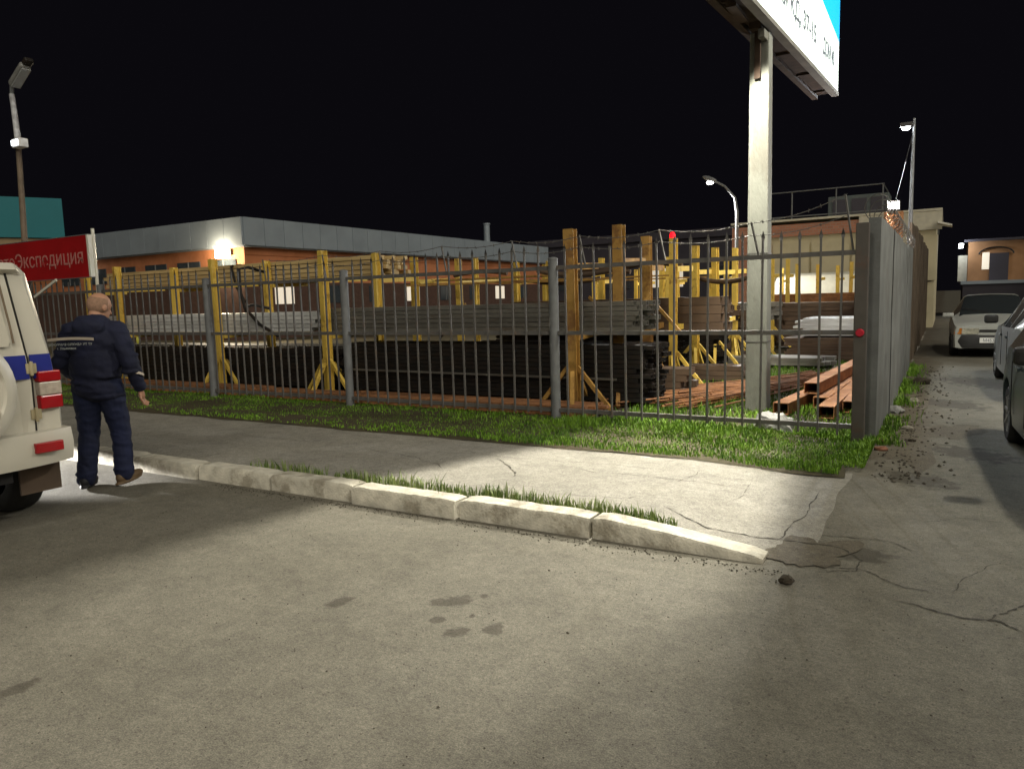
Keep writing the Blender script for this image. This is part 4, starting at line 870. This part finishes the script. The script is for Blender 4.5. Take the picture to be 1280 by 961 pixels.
def bumper_mesh(w, y, z0, z1, d, n=12, yc=.10):
    m = MB(); v = []; f = []
    for i in range(n+1):
        t = -1+2*i/n; x = w*t; yy = y+yc*abs(t)**5
        if abs(t) > .999: pass
        v += [(x, yy+d, z0), (x, yy+.02, z0-.01), (x, yy-.01, (z0+z1)/2), (x, yy+.015, z1), (x, yy+d, z1+.006)]
    for i in range(n):
        for k in range(4): a = i*5+k; f.append((a, a+5, a+6, a+1))
        f.append((i*5+4, i*5+9, i*5+5, i*5))
    f += [tuple(range(5)), tuple(n*5+k for k in range(4, -1, -1))]
    return fixn(m.poly(v, f).mesh('bumper', 40))
bm_ = bumper_mesh(.955, -2.30, .44, .66, .22); o = link('bumper', bm_, M_uaz, uz); bm_.polygons.foreach_set('use_smooth', [True]*len(bm_.polygons)); bm_.set_sharp_from_angle(angle=R(40))
for s in (1, -1): MB().box(s*.72-.10, s*.72+.10, -2.322, -2.28, .525, .595).build('reflector', M_tred, o, bevel=.006)
MB().box(-.35, .30, -2.325, -2.29, .60, .645).build('name_strip', mat('name_strip', (.35, .27, .12), .6, var=.3), o, bevel=.004)
MB().box(-.5, .5, -2.2, -1.9, .34, .42).build('tow_beam', M_under, uz)
sc = MB(); Ms = Matrix.Translation((.13, -2.20, .985)) @ Matrix.Rotation(math.pi/2, 4, 'X')
sc.lathe([(.36, 0), (.395, .03), (.40, .10), (.385, .16), (.34, .195), (.30, .20), (.285, .185), (.12, .175), (.001, .172)], 40, Ms); sp = sc.build('spare_wheel_cover', M_uaz, uz, 35)
text('lettering', 'PATRIOT', .09, mat('cover_letter', (.20, .18, .15), .5), sp, Matrix.Translation((.13, -2.376, .945)) @ Matrix.Rotation(math.pi/2, 4, 'X'), .004, 1.15, 'CENTER')
for a0 in (25, 115, 205, 295):
    m = MB(); P = []
    for k in range(9):
        a = R(a0+40*k/8); P.append((.13+.255*math.cos(a), -2.382, .985+.255*math.sin(a)))
    m.tube(P, [.006, .03, .04, .045, .045, .045, .04, .03, .006], 8).build('recess_shade', mat('recess_shade', (.33, .28, .19), .5), sp, 50)  # shade of the cover's recesses put in as darker tan strips
for s in (1, -1):
    for y in (-1.5, 1.30): wheel(uz, s*.80, y, .37, .25, s, M_chrome)
    MB().box(s*.78-.15, s*.78+.15, -2.02, -2.0, .20, .46).build('mud_flap', M_tan, uz)
    MB().box(s*.97-.09, s*.97+.09, .72, .86, 1.2, 1.42).build('mirror', M_black, uz, bevel=.03); MB().ell((s*.62, 2.28, .78), (.13, .06, .10)).build('headlight', M_chrome, uz, 60)
    MB().bar((s*.66, -1.7, 1.87), (s*.66, .3, 1.88), .03, .035).build('roof_rail', M_black, uz)
MB().box(-.7, .7, 2.27, 2.42, .42, .62).build('front_bumper', M_uaz, uz, bevel=.04)
MB().box(-.42, .42, 2.285, 2.32, .74, .90).build('grille', M_black, uz)

# --- generic passenger cars
def sedan(root, bodym, kind, W_=.83):
    if kind == 'wedge':      # low wedge-nosed hatch / saloon
        k = [(-2.05, .72, .78, .84, .60), (-1.98, .79, .84, .90, .64), (-1.5, .82, .92, .96, .62), (-1.35, .825, .93, 1.0, .60), (-.75, .83, .93, 1.38, .54), (.0, .83, .92, 1.41, .555), (.25, .83, .91, 1.39, .55), (1.05, .82, .88, .95, .66), (1.15, .82, .87, .92, .66), (1.8, .79, .77, .80, .64), (1.95, .76, .72, .745, .62), (2.0, .73, .69, .705, .60)]
        wh_ = (-1.25, 1.25); wins = [(-1.15, -.55), (-.48, .10), (.17, .85)]; sh = [(-1.34, -.76), (.26, 1.04)]; wr = .285; zb = .22
    elif kind == 'hatch':
        k = [(-1.95, .74, .86, .94, .60), (-1.88, .80, .93, 1.05, .60), (-1.45, .835, .97, 1.46, .54), (-.8, .84, .96, 1.50, .56), (.1, .84, .94, 1.50, .56), (.4, .84, .93, 1.46, .55), (1.15, .83, .92, .98, .66), (1.25, .83, .91, .95, .66), (1.7, .80, .80, .83, .62), (1.95, .74, .68, .72, .56), (2.02, .66, .56, .60, .50)]
        wh_ = (-1.22, 1.25); wins = [(-1.45, -.85), (-.78, -.05), (.02, .92)]; sh = [(-1.86, -1.46), (.42, 1.13)]; wr = .30; zb = .22
    else:
        k = [(-2.2, .74, .88, .96, .60), (-2.1, .80, .96, 1.02, .64), (-1.7, .84, 1.0, 1.05, .62), (-1.0, .85, .98, 1.46, .56), (-.2, .85, .96, 1.50, .57), (.25, .85, .95, 1.46, .56), (1.05, .84, .93, 1.0, .66), (1.2, .84, .92, .96, .66), (1.9, .80, .80, .83, .62), (2.15, .74, .66, .70, .56), (2.2, .68, .56, .60, .50)]
        wh_ = (-1.3, 1.32); wins = [(-1.25, -.85), (-.78, .02), (.09, .92)]; sh = [(-1.68, -1.02), (.27, 1.03)]; wr = .31; zb = .22
    car_body(root, k, wh_, wr, bodym, zb, wins, sh, rear_rake=None)
    for s in (1, -1):
        for y in wh_: wheel(root, s*.735, y, wr, .185, s, mat('steel_rim', (.30, .30, .30), .4, .6), 7)
    return k, wh_, wr
M_silver = mat('pale_silver', (.38, .39, .365), .32, .15, var=.04, scale=2); M_slate = mat('slate_silver', (.30, .31, .30), .3, .2, var=.05); M_dkcar = mat('dark_blue_grey', (.085, .11, .115), .25, .3, var=.05)
c1 = tag(empty('parked_car', (1.66, 13.25, 0), math.pi), 'pale silver wedge-nosed saloon facing out of the alley', 'car', 'cars parked in the alley')
sedan(c1, M_silver, 'wedge')
link('bumper', bumper_mesh(.80, -2.06, .24, .52, .3, yc=.16), mat('bumper_black', (.03, .03, .03), .6), c1, rot=(0, 0, math.pi))
for s in (1, -1):
    def wedge_lens(nm, x0, x1, y0, y1, mm):
        q = MB().poly([(s*x0, y0, .545), (s*x1, y1, .545), (s*x1, y1-.03, .665), (s*x0, y0-.01, .675), (s*x0, 1.8, .545), (s*x1, 1.7, .545), (s*x1, 1.7, .665), (s*x0, 1.8, .675)], [(0, 1, 2, 3), (0, 4, 5, 1), (1, 5, 6, 2), (2, 6, 7, 3), (3, 7, 4, 0)])
        link(nm, fixn(q.mesh(nm)), mm, c1)
    wedge_lens('headlight', .28, .60, 2.04, 2.03, mat('headlight_glass', (.36, .35, .28), .12, .3, var=.3, scale=25)); wedge_lens('indicator', .605, .75, 2.03, 1.985, mat('indicator_amber', (.55, .20, .03), .25))
    MB().box(s*.88-.12, s*.88+.12, .84, .92, .89, .99).build('mirror', M_silver, c1, bevel=.025)
pl_ = MB().box(-.26, .26, 2.075, 2.09, .35, .465).build('number_plate', mat('plate_white', (.7, .7, .68), .4, var=.05), c1)
text('lettering', 'М453ЕО', .10, M_bbt, pl_, Matrix.Translation((.2, 2.0925, .372)) @ Matrix.Rotation(math.pi, 4, 'Z') @ Matrix.Rotation(math.pi/2, 4, 'X'), .001, .9)
MB().box(-.27, .27, 1.99, 2.015, .585, .64).build('grille', M_black, c1)
for s in (-1, 1): MB().bar((s*.05, 1.045, .965), (s*.05+.55, .80, 1.09), .012, .012).build('wiper', M_black, c1)
c2 = tag(empty('parked_car', (2.36, 5.85, 0), R(1.5)), 'slate silver car parked behind the dark one with a black door mirror', 'car', 'cars parked in the alley')
sedan(c2, M_slate, 'saloon')
c3 = tag(empty('parked_car', (2.19, -.40, 0), R(183.0)), 'dark blue grey hatchback parked at the mouth of the alley', 'car', 'cars parked in the alley')
sedan(c3, M_dkcar, 'hatch')
for c_, my in ((c2, .75), (c3, .80)):
    for s in (1, -1):
        MB().box(s*.95-.10, s*.95+.10, my-.05, my+.09, .98, 1.12).build('mirror', M_black, c_, bevel=.035)
        for y in (-.55, .25): MB().box(s*.845-.012, s*.845+.012, y-.09, y+.09, .80, .835).build('door_handle', M_dkcar, c_, bevel=.005)
        MB().ell((s*.60, 1.93, .70), (.16, .10, .08)).build('headlight', M_chrome, c_, 60); MB().ell((s*.62, -1.97, .82), (.12, .06, .09)).build('tail_lamp', M_tred, c_, 60)
        for y in (.05, -.82): MB().box(s*.853-.004, s*.853+.004, y-.004, y+.004, .35, .92).build('door_seam', M_seam, c_)

# ---------------------------------------------------------------- walking man
def organic(name, parts, voxel, material, parent, smooth=6, folds=0.):
    m = MB()
    for p in parts:
        if p[0] == 'c':
            a, b, r0, r1 = Vector(p[1]), Vector(p[2]), p[3], p[4]; d = (b-a); n = 6
            m.tube([a.lerp(b, k/n) for k in range(n+1)], [r0+(r1-r0)*k/n for k in range(n+1)], 14); m.ell(a, (r0, r0, r0), None, 14, 8); m.ell(b, (r1, r1, r1), None, 14, 8)
        else: m.ell(p[1], p[2], p[3] if len(p) > 3 else None, 20, 14)
    me = fixn_nomerge(m.mesh(name)); o = bpy.data.objects.new(name, me); COL.objects.link(o)
    md = o.modifiers.new('r', 'REMESH'); md.mode = 'VOXEL'; md.voxel_size = voxel
    sm = o.modifiers.new('s', 'SMOOTH'); sm.iterations = smooth; sm.factor = .5
    dg = bpy.context.evaluated_depsgraph_get(); me2 = bpy.data.meshes.new_from_object(o.evaluated_get(dg)); bpy.data.objects.remove(o)
    if folds:
        nn = [v.normal.copy() for v in me2.vertices]
        for v, n in zip(me2.vertices, nn):
            c = v.co; w = noise.noise(Vector((c.x*5, c.y*5, c.z*9)))*.07
            a = 1-abs(noise.noise(Vector((c.x*4+w*20, c.y*4, c.z*11+c.x*5))))*2
            b = noise.noise(Vector((c.x*10, c.y*10, c.z*22)))
            v.co = c+n*folds*(a*.8+b*.5-.3)
    me2.polygons.foreach_set('use_smooth', [True]*len(me2.polygons)); me2.materials.clear(); return link(name, me2, material, parent)
def fixn_nomerge(me):
    bm = bmesh.new(); bm.from_mesh(me); bmesh.ops.recalc_face_normals(bm, faces=bm.faces); bm.to_mesh(me); bm.free(); return me
man = tag(empty('person', (-5.92, -4.40, 0), R(34)), 'person in navy work jacket and trousers walking away past the police car', 'person')
M_skin = mat('skin', (.36, .19, .12), .6, var=.12, scale=12); M_navy = mat('navy_cloth', (.006, .008, .026), .85, var=.35, scale=6, bump=.5, bscale=14); M_trou = mat('navy_trousers', (.006, .010, .036), .85, var=.35, scale=6, bump=.5, bscale=12)
M_shoe = mat('brown_shoe', (.11, .07, .035), .6, var=.3, scale=15); M_refl = mat('reflective_tape', (.42, .36, .29), .45, var=.2)
hd = Vector((.02, .115, 1.64)); T = Matrix.Rotation(R(-28), 3, 'Z') @ Matrix.Rotation(R(-14), 3, 'X')
hp = lambda x, y, z: tuple(hd+T @ (Vector((x, y, z))*1.1))
Rw = Vector((.335, .10, .86)); Lw = Vector((-.27, .27, .93))
def hand(w, s, d, side):
    pr = []; d = Vector(d).normalized(); lat = Vector(side); lat = (lat-d*lat.dot(d)).normalized(); nrm = d.cross(lat)
    pr.append(('c', w, w+d*.05, .024, .030))
    for k in range(4): pr.append(('c', w+d*.03+lat*(k-1.5)*.010, w+d*.085+lat*(k-1.5)*.019, .013, .012))
    for k, L_ in enumerate((.062, .074, .070, .056)):
        a = w+d*.085+lat*(k-1.5)*.0195; b = a+d*L_*.5+nrm*.012; c = b+d*L_*.32+nrm*.028; pr += [('c', a, b, .0095, .009), ('c', b, c, .009, .0075)]
    a = w+d*.025-lat*.028; b = a+d*.035-lat*.022+nrm*.01; pr += [('c', a, b, .012, .0105), ('c', b, b+d*.032+nrm*.012, .0105, .008)]
    return pr
body = [('e', hp(0, 0, .02), (.086, .107, .106), T), ('e', hp(0, .028, -.045), (.066, .075, .084), T), ('c', hp(0, .094, .0), hp(0, .112, -.030), .010, .014), ('e', hp(.079, -.004, -.012), (.012, .022, .032), T), ('e', hp(-.079, -.004, -.012), (.012, .022, .032), T),
        ('e', hp(0, .088, -.075), (.022, .014, .010), T), ('e', hp(0, .085, .030), (.050, .014, .010), T), ('e', hp(0, .070, -.105), (.028, .022, .02), T),
        ('c', hp(0, -.02, -.06), (0, .03, 1.42), .058, .066), ('e', (0, .0, 1.25), (.17, .11, .22)), ('e', (0, 0, 1.0), (.15, .10, .18)),
        ('c', (.17, .01, 1.40), (.30, -.01, 1.13), .045, .04), ('c', (.30, -.01, 1.13), Rw, .038, .026), ('c', (-.17, .01, 1.40), (-.31, .03, 1.14), .045, .04), ('c', (-.31, .03, 1.14), Lw, .038, .026),
        ('c', (.09, 0, .92), (.13, .07, .50), .075, .05), ('c', (.13, .07, .50), (.155, .02, .10), .048, .035), ('c', (-.09, 0, .92), (-.12, .02, .50), .075, .05), ('c', (-.12, .02, .50), (-.14, -.07, .09), .048, .035)]
body += hand(Rw, 1, (.0, .25, -1), (0, 1, 0))+hand(Lw, -1, (.1, .6, -.8), (0, 1, .3))
organic('body', body, .006, M_skin, man, 4)
jk = [('e', (0, .03, 1.30), (.235, .165, .22)), ('e', (0, .0, 1.10), (.225, .165, .25)), ('e', (0, -.005, .92), (.215, .16, .14)), ('c', (-.17, .035, 1.43), (.17, .035, 1.43), .085, .085),
      ('c', (.20, .03, 1.42), (.315, -.02, 1.12), .092, .074), ('c', (.315, -.02, 1.12), Rw+Vector((-.005, 0, .045)), .074, .056), ('c', (-.20, .03, 1.42), (-.325, .03, 1.14), .092, .074), ('c', (-.325, .03, 1.14), Lw+Vector((0, -.02, .04)), .074, .056),
      ('c', (-.075, .0, 1.50), (.075, .0, 1.50), .072, .072), ('c', (-.09, .07, 1.50), (-.05, .13, 1.44), .045, .04), ('c', (.09, .07, 1.50), (.05, .13, 1.44), .045, .04), ('e', (0, -.075, 1.46), (.14, .065, .085)),
      ('e', (.03, .01, .84), (.20, .155, .06)), ('e', (.10, -.09, 1.02), (.10, .07, .03)), ('e', (-.08, -.10, .97), (.11, .06, .025)), ('e', (.315, -.035, 1.05), (.075, .065, .03)), ('e', (.30, .0, 1.20), (.085, .07, .03))]
jacket = organic('jacket', jk, .010, M_navy, man, 5, .013)
tr = [('c', (.095, 0, .93), (.135, .08, .50), .125, .088), ('c', (.135, .08, .50), (.158, .02, .11), .086, .078), ('c', (-.095, 0, .93), (-.12, .02, .50), .125, .09), ('c', (-.12, .02, .50), (-.14, -.07, .09), .088, .080), ('e', (0, 0, .93), (.20, .15, .14)),
      ('e', (.155, .02, .15), (.088, .085, .03)), ('e', (-.138, -.06, .14), (.092, .09, .03)), ('e', (.137, .07, .47), (.092, .085, .03))]
organic('trousers', tr, .010, M_trou, man, 4, .011)
for (x, y, z, a, tilt, mm) in ((.165, .03, .045, -22, 6, M_shoe), (-.14, -.06, .035, 4, 0, mat('shaded_shoe', (.015, .015, .018), .6))):  # second shoe of the brown pair coloured near-black for shade
    Ms = Matrix.Translation((x, y, z)) @ Matrix.Rotation(R(a), 4, 'Z') @ Matrix.Rotation(R(tilt), 4, 'X')
    q = lambda *p: tuple(Ms @ Vector(p)); M3 = Ms.to_3x3()
    organic('shoe', [('e', q(0, -.04, .035), (.045, .065, .055), M3), ('e', q(0, .09, .02), (.048, .11, .04), M3), ('e', q(0, .03, -.012), (.05, .16, .022), M3)], .008, mm, man, 3)
hm = MB().ell((0, 0, 0), (.0895, .1105, .1085), None, 28, 20); keep = []
for fc in hm.f:
    c = sum((Vector(hm.v[i]) for i in fc), Vector())/len(fc)
    if c.y < .035 and -.075 < c.z < .045-.25*max(0, c.y): keep.append(fc)
hm.f = keep; ho = link('hair', hm.mesh('hair', 60), mat('short_hair', (.25, .15, .10), .9, var=.25, scale=60), man); ho.data.transform(Matrix.Translation(hp(0, 0, .02)) @ T.to_4x4())
# tape and lettering laid on the cloth
def on_cloth(o, target, axis, off):
    s = o.modifiers.new('w', 'SHRINKWRAP'); s.target = target; s.wrap_method = 'PROJECT'; s.use_project_x = axis == 'x'; s.use_project_y = axis == 'y'; s.use_project_z = False; s.use_negative_direction = True; s.use_positive_direction = True; s.offset = off; s.project_limit = .25
    dg = bpy.context.evaluated_depsgraph_get(); me = bpy.data.meshes.new_from_object(o.evaluated_get(dg)); o.modifiers.clear(); o.data = me
def strip(name, x0, x1, z0, z1, y, curve, m, n=40):
    v = []; f = []
    for i in range(n+1):
        t = i/n; x = x0+(x1-x0)*t; dz = curve*(1-(2*t-1)**2)
        v += [(x, y, z0+dz), (x, y, z1+dz)]
        if i: f.append((2*i-2, 2*i, 2*i+1, 2*i-1))
    me = bpy.data.meshes.new(name); me.from_pydata(v, [], f); return link(name, me, m, man)
s = strip('reflective_tape', -.185, .20, 1.355, 1.378, -.40, .01, M_refl); on_cloth(s, jacket, 'y', .004)
M_jt = mat('jacket_print', (.30, .32, .31), .6, var=.2)
t = text('lettering', 'ДЕЖУРНАЯ СЛУЖБА УТ ТУ', .026, M_jt, man, Matrix.Translation((.0, -.40, 1.318)) @ Matrix.Rotation(math.pi/2, 4, 'X'), 0, 1.05, 'CENTER', .0008); on_cloth(t, jacket, 'y', .005)
t = text('lettering', 'г. Ульяновск', .026, M_jt, man, Matrix.Translation((-.03, -.40, 1.285)) @ Matrix.Rotation(math.pi/2, 4, 'X'), 0, 1.0, 'CENTER', .0008); on_cloth(t, jacket, 'y', .005)
m = MB(); m.lathe([(.0795, -.012), (.0795, .012)], 24, Matrix.Translation((.322, .03, 1.015)) @ Matrix.Rotation(R(-23), 4, 'X')); cuff = m.build('sleeve_tape', M_refl, man, 60)
m = MB(); m.ell((.402, -.03, 1.33), (.006, .026, .034)); m.build('sleeve_badge', mat('badge_yellow', (.35, .33, .03), .6), man)
